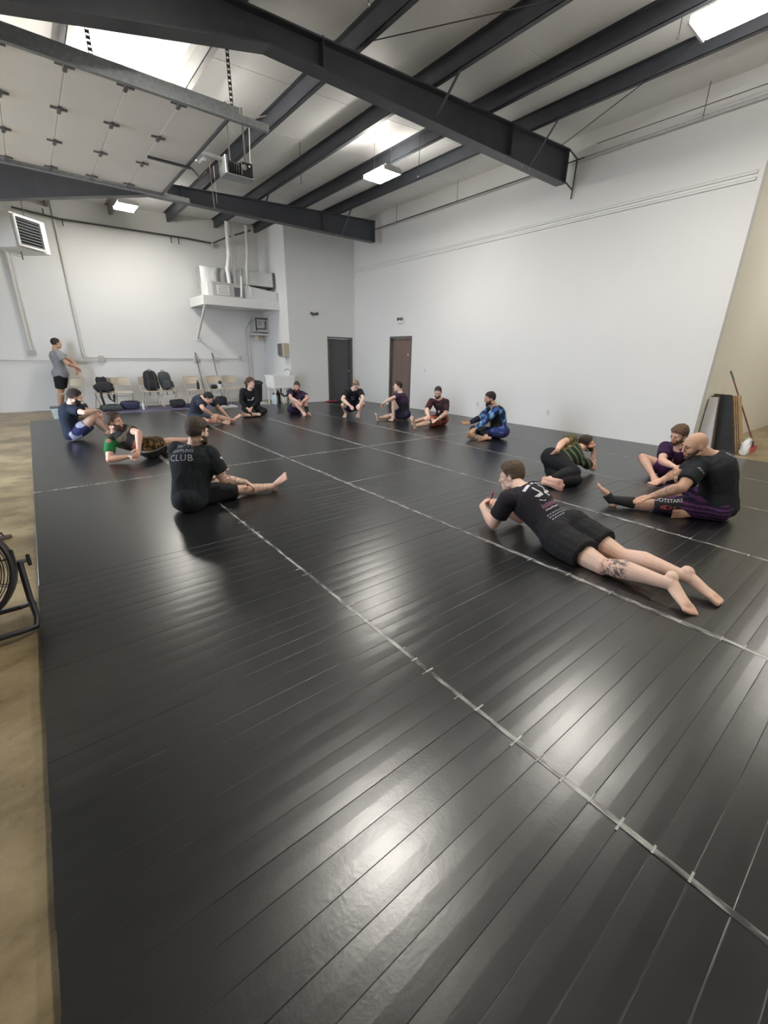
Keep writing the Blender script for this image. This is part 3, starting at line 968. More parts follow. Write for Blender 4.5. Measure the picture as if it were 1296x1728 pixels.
# things round the sink
def lathe_thing(name, label, cat, loc, prof, mat, parts=()):
    t = thing(name, label, cat, loc)
    MB().lathe(loc, prof, 18).build(name+'_body', mat, t, smooth=True)
    for nm, pf, mt in parts:
        MB().lathe(loc, pf, 16).build(nm, mt, t, smooth=True)
    return t
lathe_thing('water_jug', 'pale blue water jug on the floor beside the sink', 'jug', (5.88, 12.97, FZ),
            [(.085, 0), (.095, .015), (.095, .26), (.08, .30), (.045, .33)], 'pale_blue', (('jug_cap', [(.05, .33), (.05, .37), (.03, .385)], 'black_plastic'),))
lathe_thing('gas_bottle', 'dark bottle on the floor under the utility sink', 'bottle', (6.08, 13.12, FZ),
            [(.06, 0), (.065, .02), (.065, .34), (.03, .40), (.03, .44)], 'black_plastic')
lathe_thing('cleaner_bottle', 'white cleaner bottle on the floor under the sink', 'bottle', (6.20, 13.04, FZ),
            [(.05, 0), (.055, .02), (.055, .20), (.022, .25), (.022, .30)], 'white_plastic', (('trigger', [(.03, .30), (.03, .34)], 'black_plastic'),))
t = thing('trash_bin', 'tall black lidded trash bin between the smiling man and the sink', 'bin', (5.42, 13.45, FZ))
MB().loft([((5.42, 13.45, FZ+.03), (.21, 0, 0), (0, .24, 0)), ((5.42, 13.45, .60), (.26, 0, 0), (0, .30, 0))], 20).build('tub', 'black_plastic', t, smooth=True)
MB().loft([((5.42, 13.45, .60), (.285, 0, 0), (0, .33, 0)), ((5.42, 13.45, .65), (.28, 0, 0), (0, .32, 0)), ((5.42, 13.45, .70), (.20, 0, 0), (0, .25, 0))], 20).build('lid', 'black_plastic', t, smooth=True)
for y in (13.3, 13.6):
    MB().cyl((5.62, y, FZ+.05), (5.66, y, FZ+.05), .05, n=12).build('wheel', 'dgrey', t, smooth=True)

# ------------------------------------------------------------------ fittings on the walls
def flood(name, c, nv, label):
    """twin-head emergency light: nv is the wall normal"""
    c = np.array(c, float); nv = np.array(nv, float); sd = np.array([-nv[1], nv[0], 0])
    t = thing(name, label, 'light fixture', tuple(c))
    MB().obox(c+nv*.04, sd, nv, .10, .04, .045, .01).build('housing', 'white_plastic', t)
    for k in (-1, 1):
        h = c+sd*.065*k+nv*.07+[0, 0, .065]
        MB().lathe(h-nv*.03, [(.03, 0), (.045, .03), (.048, .06)], 12, tuple(nv*.9+np.array([0, 0, -.2]))).build('lamp_head', 'dgrey', t, smooth=True)
    MB().obox(c+nv*.05+[0, 0, .045], sd, nv, .07, .02, .012).build('lamp_bar', 'dgrey', t)
flood('emergency_light', (8.94, 10.44, 2.47), (-1, 0, 0), 'twin-head emergency light above the brown door')
t = thing('wall_speaker', 'small dark twin-headed fixture on the corner wall left of the dark door', 'light fixture', (7.34, 12.9, 2.68))
MB().obox((7.34, 12.86, 2.70), (1, 0, 0), (0, 1, 0), .06, .04, .03, .01).build('housing', 'dgrey', t)
for k in (-1, 1):
    MB().lathe((7.34+.09*k, 12.85, 2.72), [(.03, 0), (.045, .03), (.045, .07)], 12, (.2*k, -1, -.2)).build('lamp_head', 'dgrey', t, smooth=True)
MB().obox((7.34, 12.9-.006, 2.66), (1, 0, 0), (0, 1, 0), .03, .006, .03).build('wall_plate', 'grey_metal', t)
def plate(y, z, label, cat, kind):
    t = thing('wall_'+kind, label, cat, (XR, y, z))
    MB().box(XR-.008, XR, y-.036, y+.036, z-.058, z+.058, .003).build('cover', 'conduit', t)
    if kind == 'switch':
        MB().box(XR-.018, XR-.008, y-.006, y+.006, z-.014, z+.014).build('toggle', 'conduit', t)
    else:
        for s_ in (-.022, .022):
            MB().box(XR-.0095, XR-.008, y-.015, y+.015, z+s_-.013, z+s_+.013).build('socket', 'grey_metal', t)
plate(9.34, 1.12, 'light switch plate on the white wall right of the brown door', 'switch', 'switch')
plate(7.30, .35, 'outlet low on the white wall beside the man in blue', 'outlet', 'outlet')
plate(5.27, .35, 'outlet low on the white wall right of the man in blue', 'outlet', 'outlet')

# ------------------------------------------------------------------ folding chairs
def folding_chair(loc):
    x, y, z = loc
    t = thing('folding_chair', 'x', 'chair', loc, 'tan folding chairs along the back wall')
    W = .22
    # seat
    MB().obox((x, y-.02, z+.44), (1, 0, 0), (0, 1, .04), .20, .20, .010, .006).build('seat', 'chair', t)
    # curved backrest
    m = MB()
    N = 9
    P = []
    for k in range(N):
        a = -1+2*k/(N-1)
        xx = x+a*W*.93
        yy = y+.27+.035*(1-a*a)-.0
        top = z+.785+.012*(1-a*a)
        bt = z+.60+.0*(a*a)
        P += [(xx, yy-.006, bt), (xx, yy-.006+.03, top), (xx, yy+.006+.03, top), (xx, yy+.006, bt)]
    F = []
    for k in range(N-1):
        b = 4*k
        for i in range(4):
            j = (i+1) % 4
            F.append((b+i, b+4+i, b+4+j, b+j))
    F += [(3, 2, 1, 0), (4*N-4, 4*N-3, 4*N-2, 4*N-1)]
    m.add(P, F)
    m.build('backrest', 'chair', t, smooth=True)
    for s_ in (-1, 1):
        xx = x+s_*W
        MB().tube([(xx, y+.30, z+.78), (xx, y+.24, z+.60), (xx, y+.03, z+.30), (xx*1.0, y-.20, z)], .011, 8).build('front_leg', 'chair_frame', t, smooth=True)
        MB().tube([(x+s_*(W-.03), y-.14, z+.43), (x+s_*(W-.03), y+.10, z+.20), (x+s_*(W-.03), y+.27, z)], .010, 8).build('rear_leg', 'chair_frame', t, smooth=True)
    MB().tube([(x-W, y+.30, z+.78), (x-W*.85, y+.315, z+.805), (x, y+.33, z+.812), (x+W*.85, y+.315, z+.805), (x+W, y+.30, z+.78)], .011, 8).build('top_rail', 'chair_frame', t, smooth=True)
    MB().cyl((x-W, y-.135, z+.10), (x+W, y-.135, z+.10), .008, n=6).build('front_stretcher', 'chair_frame', t)
    MB().cyl((x-W+.03, y+.19, z+.10), (x+W-.03, y+.19, z+.10), .008, n=6).build('rear_stretcher', 'chair_frame', t)
    MB().cyl((x-W, y+.05, z+.33), (x+W, y+.05, z+.33), .007, n=6).build('seat_brace', 'chair_frame', t)
    return t
CH = [(.70, 13.95, -.7, 'turned folding chair at the left end of the row, beside the standing man'),
      (1.40, 13.85, -.35, 'folding chair with a black jacket bag hung over its back'),
      (1.86, 13.80, .0, 'empty tan folding chair, the third from the left end of the row'),
      (2.54, 13.85, .05, 'folding chair holding the upright black backpack with pockets'),
      (3.00, 13.88, .15, 'folding chair holding the leaning dark backpack'),
      (3.74, 13.85, .05, 'folding chair with a black bottle standing on its seat'),
      (4.40, 13.88, .0, 'folding chair holding a black bag and gloves behind the stretching man'),
      (4.94, 13.95, .1, 'last folding chair of the row, next to the smiling man')]
ch0 = folding_chair((0, 0, 0))
for i, (x, y, rz, l) in enumerate(CH):
    if i == 0:
        ch0.location = (x, y, FZ+.048)
        ch0.rotation_euler = (0, 0, rz)
        ch0['label'] = l
    else:
        copy_tree(ch0, (x, y, FZ+.048), rz, l)
SEAT = FZ+.048+.452

def lump(name, c, r, mat, parent, seed=0, amp=.25, flat=0.0, fr=3.0):
    """soft irregular closed shape (bags, jackets)"""
    mb = MB().ball((0, 0, 0), (1, 1, 1), n=22, m=14)
    out = []
    for p in mb.v:
        q = Vector(p)
        k = 1+amp*noise.noise(q*fr*.5+Vector((seed*7.3, seed*1.7, 0)))+amp*.4*noise.noise(q*fr*1.6+Vector((0, seed*3.1, 2)))
        # squarer than a ball
        e = .62
        q = Vector((math.copysign(abs(q.x)**e, q.x), math.copysign(abs(q.y)**e, q.y), math.copysign(abs(q.z)**e, q.z)))*k
        w = (c[0]+q.x*r[0], c[1]+q.y*r[1], max(c[2]+q.z*r[2], c[2]-r[2]+flat))
        out.append(w)
    return make(name, out, mb.f, mat, parent, smooth='all')
# backpacks and bags
def backpack(loc, label, mat, lean, seed, wid=.17, hgt=.25):
    x, y, z = loc
    t = thing('backpack', label, 'backpack', loc, 'bags on the chairs')
    b = lump('pack_body', (x, y+.02, z+hgt), (wid, .10, hgt), mat, t, seed, .10)
    lump('front_pocket', (x, y-.09, z+hgt*.62), (wid*.78, .05, hgt*.45), mat, t, seed+1, .12)
    lump('side_pocket', (x+wid, y, z+hgt*.5), (.03, .06, hgt*.35), 'grey_fabric', t, seed+2, .1)
    for s_ in (-1, 1):
        MB().tube([(x+s_*wid*.45, y-.11, z+hgt*1.85), (x+s_*wid*.5, y-.15, z+hgt*1.2), (x+s_*wid*.5, y-.13, z+hgt*.3), (x+s_*wid*.55, y-.16, z-.12)], .012, 6).build('strap', 'grey_fabric', t, smooth=True)
    MB().tube([(x-.04, y, z+hgt*1.95), (x-.03, y-.02, z+hgt*2.12), (x+.03, y-.02, z+hgt*2.12), (x+.04, y, z+hgt*1.95)], .009, 6).build('haul_loop', 'black_fabric', t, smooth=True)
    t.rotation_euler = (0, lean, 0)
    return t
backpack((2.58, 13.88, SEAT), 'upright black backpack with front pockets on a folding chair', 'black_fabric', 0, 1, .18, .27)
backpack((3.01, 13.92, SEAT), 'dark backpack leaning left on a folding chair', 'grey_fabric', -.16, 5, .16, .26)
t = thing('jacket_bag', 'black jacket and bag draped over a folding chair with straps hanging', 'bag', (1.42, 13.9, SEAT), 'bags on the chairs')
lump('bag_body', (1.42, 13.83, SEAT+.13), (.22, .16, .12), 'black_fabric', t, 3, .3)
lump('hood', (1.40, 13.98, SEAT+.29), (.12, .07, .10), 'black_fabric', t, 4, .3)
for a in ([(1.32, 13.68, SEAT+.08), (1.30, 13.60, SEAT-.1), (1.33, 13.60, SEAT-.3)], [(1.46, 13.66, SEAT+.06), (1.48, 13.58, SEAT-.15), (1.56, 13.58, SEAT-.24), (1.60, 13.62, SEAT-.05)]):
    MB().tube(a, .028, 8).build('strap', 'black_fabric', t, smooth=True)
def bag(name, c, r, mat, label, seed, cat='bag', strap=True):
    t = thing(name, label, cat, (c[0], c[1], c[2]-r[2]), 'bags on the floor')
    lump('bag_body', c, r, mat, t, seed, .2, flat=.004)
    if strap:
        MB().tube([(c[0]-r[0]*.7, c[1]-r[1]*.4, c[2]+r[2]*.7), (c[0]-.02, c[1]-r[1]*.9, c[2]+r[2]*1.05), (c[0]+r[0]*.7, c[1]-r[1]*.5, c[2]+r[2]*.7)], .014, 6).build('strap', 'black_fabric', t, smooth=True)
    MB().tube([(c[0]-r[0]*.85, c[1]-.02, c[2]+r[2]*.92), (c[0]+r[0]*.85, c[1]-.02, c[2]+r[2]*.92)], .006, 5).build('zip', 'grey_fabric', t)
GZ = FZ+.050
bag('duffel_bag', (1.93, 13.62, GZ+.11), (.24, .15, .11), 'navy_fabric', 'navy duffel bag under the empty tan folding chair', 11)
bag('gym_bag', (3.10, 13.45, GZ+.11), (.20, .15, .11), 'black_fabric', 'slouched black gym bag on the purple sheet below the leaning backpack', 12)
bag('gear_bag', (1.45, 13.5, GZ+.08), (.25, .14, .08), 'grey_fabric', 'grey gear bag under the chair with the draped jacket', 13)
bag('shoulder_bag', (3.36, 13.35, GZ+.05), (.09, .1, .05), 'navy_fabric', 'small navy pouch on the purple sheet right of the gym bag', 14, strap=False)
bag('hand_bag', (4.28, 13.3, GZ+.13), (.18, .15, .13), 'black_fabric', 'black bag on the floor between the stretching and the smiling man', 15)
bag('belt_bag', (.78, 13.3, FZ+.14), (.16, .14, .14), 'black_fabric', 'black bag on the concrete beside the leg of the standing man', 16)
t = thing('sports_bottle', 'black sports bottle standing on a folding chair seat', 'bottle', (3.82, 13.78, SEAT))
MB().lathe((3.82, 13.78, SEAT), [(.036, 0), (.038, .01), (.038, .17), (.03, .20)], 14).build('bottle_body', 'black_plastic', t, smooth=True)
MB().lathe((3.82, 13.78, SEAT), [(.03, .20), (.03, .235), (.014, .245), (.014, .27)], 12).build('cap', 'dgrey', t, smooth=True)
bag('glove_bag', (4.30, 13.84, SEAT+.06), (.09, .10, .06), 'black_fabric', 'small black bag on a chair seat behind the stretching man', 21, strap=False)
t = thing('shaker_bottle', 'black and white shaker bottle on a chair seat behind the stretching man', 'bottle', (4.48, 13.80, SEAT))
MB().lathe((4.48, 13.80, SEAT), [(.04, 0), (.045, .02), (.05, .14)], 14).build('bottle_body', 'white_plastic', t, smooth=True)
MB().lathe((4.48, 13.80, SEAT), [(.053, .14), (.053, .19), (.03, .23)], 14).build('lid', 'black_plastic', t, smooth=True)
lathe_thing('water_bottle', 'clear water bottle standing on the purple sheet between two chairs', 'bottle', (2.20, 13.35, GZ), [(.032, 0), (.034, .02), (.034, .15), (.014, .19), (.014, .21)], 'water', (('cap', [(.016, .21), (.016, .23)], 'white_plastic'),))
t = thing('storage_tub', 'pale teal plastic tub on the concrete behind the man in navy', 'tub', (.28, 12.62, FZ))
MB().loft([((.28, 12.62, FZ), (.10, .10, 0), (-.10, .10, 0)), ((.28, 12.62, FZ+.27), (.125, .125, 0), (-.125, .125, 0))], 4).build('tub_body', 'teal_box', t)
MB().loft([((.28, 12.62, FZ+.27), (.135, .135, 0), (-.135, .135, 0)), ((.28, 12.62, FZ+.30), (.13, .13, 0), (-.13, .13, 0))], 4).build('lid', 'dgrey', t)
# shoes by the bin
def shoe(loc, ang, mat, label, group):
    x, y, z = loc
    t = thing('shoe', label, 'shoe', loc, group)
    d = np.array([math.cos(ang), math.sin(ang), 0]); e = np.array([-d[1], d[0], 0])
    b = np.array(loc)
    MB().loft([(b-d*.13+[0, 0, .012], e*.03, (0, 0, .012)), (b-d*.08+[0, 0, .012], e*.037, (0, 0, .012)), (b+d*.06+[0, 0, .012], e*.045, (0, 0, .012)), (b+d*.15+[0, 0, .014], e*.025, (0, 0, .012))], 12).build('sole', 'shoe_white', t, smooth=True)
    MB().loft([(b-d*.125+[0, 0, .05], e*.026, (0, 0, .035)), (b-d*.06+[0, 0, .055], e*.034, (0, 0, .04)), (b+d*.04+[0, 0, .045], e*.040, (0, 0, .03)), (b+d*.13+[0, 0, .032], e*.026, (0, 0, .016))], 12).build('upper', mat, t, smooth=True)
    for k in range(3):
        p = b+d*(-.01+.03*k)+[0, 0, .082-.010*k]
        MB().cyl(p-e*.02, p+e*.02, .004, n=5).build('lace', 'white_plastic', t)
shoe((5.50, 12.93, .0), .2, 'shoe_white', 'white shoe on the mat edge in front of the black bin, nearer the sink', 'shoes by the bin')
shoe((5.62, 13.0, FZ), .1, 'shoe_white', 'white shoe on the floor between the black bin and the jug', 'shoes by the bin')
shoe((4.15, 12.55, .0), .3, 'shoe_white', 'white shoe on the mat left of the smiling man', 'shoes by the smiling man')
shoe((4.40, 12.6, .0), .2, 'shoe_white', 'white shoe just behind the smiling man', 'shoes by the smiling man')
# red sandals at the dark door
def sandal(loc, ang, mat, label, group=None):
    t = thing('sandal', label, 'sandal', loc, group)
    d = np.array([math.cos(ang), math.sin(ang), 0]); e = np.array([-d[1], d[0], 0]); b = np.array(loc)
    MB().loft([(b-d*.13+[0, 0, .012], e*.028, (0, 0, .012)), (b-d*.09+[0, 0, .013], e*.038, (0, 0, .013)), (b+d*.0+[0, 0, .012], e*.034, (0, 0, .012)), (b+d*.08+[0, 0, .012], e*.046, (0, 0, .012)), (b+d*.13+[0, 0, .012], e*.026, (0, 0, .011))], 14).build('sole', mat, t, smooth=True)
    MB().tube([b+e*.042+d*.0+[0, 0, .018], b+e*.028+d*.04+[0, 0, .05], b+d*.07+[0, 0, .055], b-e*.028+d*.04+[0, 0, .05], b-e*.042+[0, 0, .018]], .010, 8).build('strap', mat, t, smooth=True)
    MB().cyl(b+d*.07+[0, 0, .055], b+d*.085+[0, 0, .015], .006, n=6).build('toe_post', mat, t)
sandal((7.62, 12.62, 0), .2, 'red', 'red sandal on the mat before the dark door, left one', 'red sandals')
sandal((7.92, 12.70, 0), -.3, 'red', 'red sandal on the mat before the dark door, right one', 'red sandals')
sandal((-.56, 4.62, FZ), .35, 'sandal', 'brown flip-flop on the concrete behind the black floor fan')
# mops leaning on the back wall
def mop(x, label):
    t = thing('mop', label, 'mop', (x, 14.35, FZ), 'mops against the back wall')
    MB().cyl((x+.05, 14.36, FZ+.10), (x-.02, YB-.03, 1.48), .013, n=8).build('handle', 'handle_red', t, smooth=True)
    MB().cyl((x-.014, YB-.06, 1.36), (x-.021, YB-.026, 1.49), .019, n=8).build('grip', 'dgrey', t, smooth=True)
    MB().obox((x+.055, 14.35, FZ+.05), (1, 0, 0), (0, 1, 0), .16, .05, .02, .01).build('head', 'grey_metal', t)
    MB().obox((x+.055, 14.35, FZ+.02), (1, 0, 0), (0, 1, 0), .17, .06, .018, .008).build('pad', 'shoe_white', t)
mop(4.14, 'left of two red-handled mops leaning on the back wall')
mop(4.66, 'right of two red-handled mops leaning on the back wall')

# ------------------------------------------------------------------ boards and broom at the wall end
def board(x, wid, ht, th, y_foot, mat, label, tilt=0.0, name='leaning_board'):
    yt = 2.425-th
    a = np.array([x, y_foot, FZ]); b = np.array([x+tilt, yt, FZ+ht])
    up = nrm(b-a)
    o = MB().obox((a+b)/2+np.array([0, -.0, 0]), (1, 0, 0), up, wid/2, np.linalg.norm(b-a)/2, th/2, .003).build(name, mat, loc=(x, y_foot, FZ))
    return tag(o, label, 'board', 'boards leaning on the beige wall')
# a tight stack of upright panels whose edges face the camera
def panel(xa, xb, y0, y1, h, mat, label, leanx):
    m = MB()
    P = [(xa, y0, FZ), (xb, y0, FZ), (xb, y1, FZ), (xa, y1, FZ)]
    yq = min(y0+.28, y1-.12)
    Q = [(xa+leanx, yq, FZ+h), (xb+leanx, yq, FZ+h), (xb+leanx, y1, FZ+h), (xa+leanx, y1, FZ+h)]
    m.add(P+Q, [(3, 2, 1, 0), (4, 5, 6, 7), (0, 1, 5, 4), (1, 2, 6, 5), (2, 3, 7, 6), (3, 0, 4, 7)])
    o = m.build('leaning_panel', mat, loc=(xa, (y0+y1)/2, FZ))
    tag(o, label, 'panel', 'panels stacked at the wall end')
panel(9.18, 9.24, 2.17, 2.41, .95, 'grey_metal', 'narrow grey panel at the back of the stack by the wall corner', .06)  # grey picked so the wall's shadow is in the panel's colour
panel(9.27, 9.31, 2.15, 2.41, .97, 'wood_dark', 'thin dark panel beside the narrow grey one in the stack', .06)
panel(9.36, 9.42, 1.88, 2.40, 1.0, 'wood_black', 'black panel leading the stack at the end of the white wall', .05)
for k in range(5):
    panel(9.43+.045*k, 9.468+.045*k, 1.86-.004*k, 2.40, .985-.004*k, 'wood_dark' if k % 2 == 0 else 'wood', 'thin plywood sheet in the stack, number %s behind the black panel' % ('one', 'two', 'three', 'four', 'five')[k], .045)
panel(9.66, 9.80, 1.82, 2.40, .975, 'wood', 'thick raw lumber piece at the right of the stacked panels', .03)
t = thing('crumpled_bag', 'crumpled white plastic bag at the foot of the stacked panels', 'bag', (9.50, 1.76, FZ))
lump('bag_body', (9.50, 1.76, FZ+.13), (.055, .06, .13), 'white_plastic', t, 31, .5, flat=.002, fr=6)
lump('bag_fold', (9.53, 1.75, FZ+.22), (.045, .04, .07), 'white_plastic', t, 32, .6, fr=7)
b = thing('push_broom', 'broom with dark red handle and red head leaning on the beige wall', 'broom', (9.98, 1.75, FZ))
MB().cyl((9.95, 1.76, FZ+.18), (10.06, 2.41, 1.33), .013, n=8).build('handle', 'handle_red', b, smooth=True)
MB().cyl((10.045, 2.33, 1.19), (10.062, 2.415, 1.34), .017, n=8).build('grip', 'dgrey', b, smooth=True)
MB().tube([(9.95, 1.76, FZ+.18), (9.965, 1.755, FZ+.12), (9.98, 1.75, FZ+.09)], .018, 8).build('socket', 'dgrey', b, smooth=True)
m = MB()
m.prism([(9.93, 1.72, FZ), (10.13, 1.72, FZ), (10.11, 1.72, FZ+.10), (9.97, 1.72, FZ+.11)], (0, 0, 0), (0, .06, 0))
m.build('bristles', 'red', b)
MB().box(9.955, 10.12, 1.715, 1.785, FZ+.095, FZ+.125, .006).build('head', 'red', b)

# ------------------------------------------------------------------ drum fan at the left edge
fc = np.array([-.635, 3.06, .325])
ax = nrm((.02, -.93, .36))            # axis the fan blows along
fu, fv = frame_for(ax)
fu = nrm(np.cross((0, 0, 1), ax)); fv = np.cross(ax, fu)
t = thing('floor_fan', 'black drum floor fan on a tube stand at the left edge', 'fan', (-.6, 3.06, FZ))
R = .315
m = MB()
prof = [(R, -.11), (R+.012, -.10), (R+.006, 0), (R+.012, .10), (R, .11), (R-.012, .10), (R-.010, 0), (R-.012, -.10)]
N = 40
P, F = [], []
for i in range(N):
    a = 2*math.pi*i/N
    for r, z in prof:
        P.append(fc+ax*z+(fu*math.cos(a)+fv*math.sin(a))*r)
for i in range(N):
    for k in range(8):
        j = (i+1) % N; l = (k+1) % 8
        F.append((i*8+k, j*8+k, j*8+l, i*8+l))
m.add(P, F).build('drum', 'black_plastic', t, smooth=True)
for side in (.115, -.115):
    g = MB()
    for r in np.linspace(.075, R-.004, 9):
        g.tube([fc+ax*(side*(1-.25*(r/R)**4)+.0)+(fu*math.cos(a)+fv*math.sin(a))*r for a in np.linspace(0, 2*math.pi, 36, endpoint=False)], .0028, 4, True)
    for k in range(12):
        a = 2*math.pi*k/12+.1
        dd = fu*math.cos(a)+fv*math.sin(a)
        g.tube([fc+ax*side*1.02+dd*.07, fc+ax*side*.98+dd*.2, fc+ax*side*.76+dd*R], .003, 4)
    o = g.build('grille', 'black_plastic', t)
    o['kind'] = 'stuff'
MB().lathe(fc+ax*.112, [(.078, 0), (.078, .008), (.02, .012)], 20, tuple(ax)).build('badge', 'dgrey', t, smooth=True)
MB().lathe(fc-ax*.11, [(.06, 0), (.075, .03), (.075, .14)], 18, tuple(ax)).build('motor', 'black_plastic', t, smooth=True)
for k in range(3):
    a = 2*math.pi*k/3+.3
    d1 = fu*math.cos(a)+fv*math.sin(a); d3 = np.cross(ax, d1)
    MB().add([fc+d1*.05-ax*.0, fc+d1*.05+d3*.09+ax*.05, fc+d1*.27+d3*.14+ax*.05, fc+d1*.29-d3*.02-ax*.02,
              fc+d1*.05-ax*.004, fc+d1*.05+d3*.09+ax*.046, fc+d1*.27+d3*.14+ax*.046, fc+d1*.29-d3*.02-ax*.024],
             [(0, 1, 2, 3), (7, 6, 5, 4), (0, 3, 7, 4), (1, 0, 4, 5), (2, 1, 5, 6), (3, 2, 6, 7)]).build('blade', 'galv', t)
pr_ = fc+fu*(R+.02)
pl_ = fc-fu*(R+.02)
for s_, p in ((1, pr_), (-1, pl_)):
    k = MB()
    k.cyl(p-fu*.01*s_, p+fu*.045*s_, .012, n=8)
    k.build('pivot_bolt', 'dgrey', t)
    k = MB()
    k.obox(p+fu*.055*s_, fu, fv, .010, .035, .010, .004)
    k.build('wing_knob', 'black_plastic', t)
    MB().obox(p-fu*.01*s_+fv*.03, fv, ax, .05, .02, .008, .004).build('pivot_plate', 'black_plastic', t)
def U(s_, p):
    q = p+fu*.012*s_
    fx = q[0]-.015*s_
    front = [q, (fx+.02*s_, q[1]-.10, .12), (fx+.03*s_, q[1]-.16, .03), (fx+.02*s_, q[1]-.21, FZ+.03), (fx-.04*s_, q[1]-.255, FZ+.048)]
    back = [(fx+.03*s_, q[1]-.12, .09), (fx+.02*s_, q[1]-.03, FZ+.10), (fx-.05*s_, q[1]+.06, FZ+.048)]
    return front, back
f1, b1 = U(1, pr_)
f2, b2 = U(-1, pl_)
MB().tube(f1+list(reversed(f2)), .016, 8).build('stand_front', 'black_plastic', t, smooth=True)
MB().tube(b1+list(reversed(b2)), .015, 8).build('stand_rear', 'black_plastic', t, smooth=True)
MB().obox(fc+fv*R*.74+fu*R*.74, fu*.7+fv*.7, ax, .03, .04, .05, .008).build('switch_housing', 'black_plastic', t)
MB().cyl(fc+(fv+fu)*R*.80, fc+(fv+fu)*R*.80+(fu*.7+fv*.7)*.03, .018, n=12).build('speed_knob', 'grey_metal', t, smooth=True)
# ------------------------------------------------------------------ people
def remeshed(mb, voxel, smooth_it=3, factor=.5):
    """union of closed shells as one continuous surface -> (verts array, faces list)"""
    me = bpy.data.meshes.new('tmp')
    me.from_pydata(mb.v, [], mb.f)
    me.update()
    o = bpy.data.objects.new('tmp', me)
    COL.objects.link(o)
    r = o.modifiers.new('r', 'REMESH')
    r.mode = 'VOXEL'
    r.voxel_size = voxel
    r.use_smooth_shade = True
    s = o.modifiers.new('s', 'SMOOTH')
    s.factor = factor
    s.iterations = smooth_it
    dg = bpy.context.evaluated_depsgraph_get()
    dg.update()
    ev = o.evaluated_get(dg)
    em = ev.to_mesh()
    n = len(em.vertices)
    V = np.empty(n*3)
    em.vertices.foreach_get('co', V)
    V = V.reshape(-1, 3)
    N = np.empty(n*3)
    em.vertices.foreach_get('normal', N)
    N = N.reshape(-1, 3)
    F = [tuple(p.vertices) for p in em.polygons]
    ev.to_mesh_clear()
    bpy.data.objects.remove(o)
    bpy.data.meshes.remove(me)
    return V, N, F

def surf(name, V, F, mat, colors, parent=None, loc=None):
    o = make(name, V, F, mat, parent, loc, smooth='all')
    at = o.data.attributes.new('col', 'FLOAT_COLOR', 'POINT')
    c = np.ones((len(V), 4))
    c[:, :3] = colors
    at.data.foreach_set('color', c.ravel())
    return o

def seg_t(V, a, b):
    """parameter along a->b and distance from the line"""
    a = np.asarray(a); b = np.asarray(b); d = b-a
    t = ((V-a)@d)/(d@d)
    q = a+np.clip(t, 0, 1)[:, None]*d
    return t, np.linalg.norm(V-q, axis=1)

def nz_arr(V, sc, seed=0.0):
    return np.array([noise.noise(Vector((p[0]*sc+seed, p[1]*sc+seed*.7, p[2]*sc-seed))) for p in V])

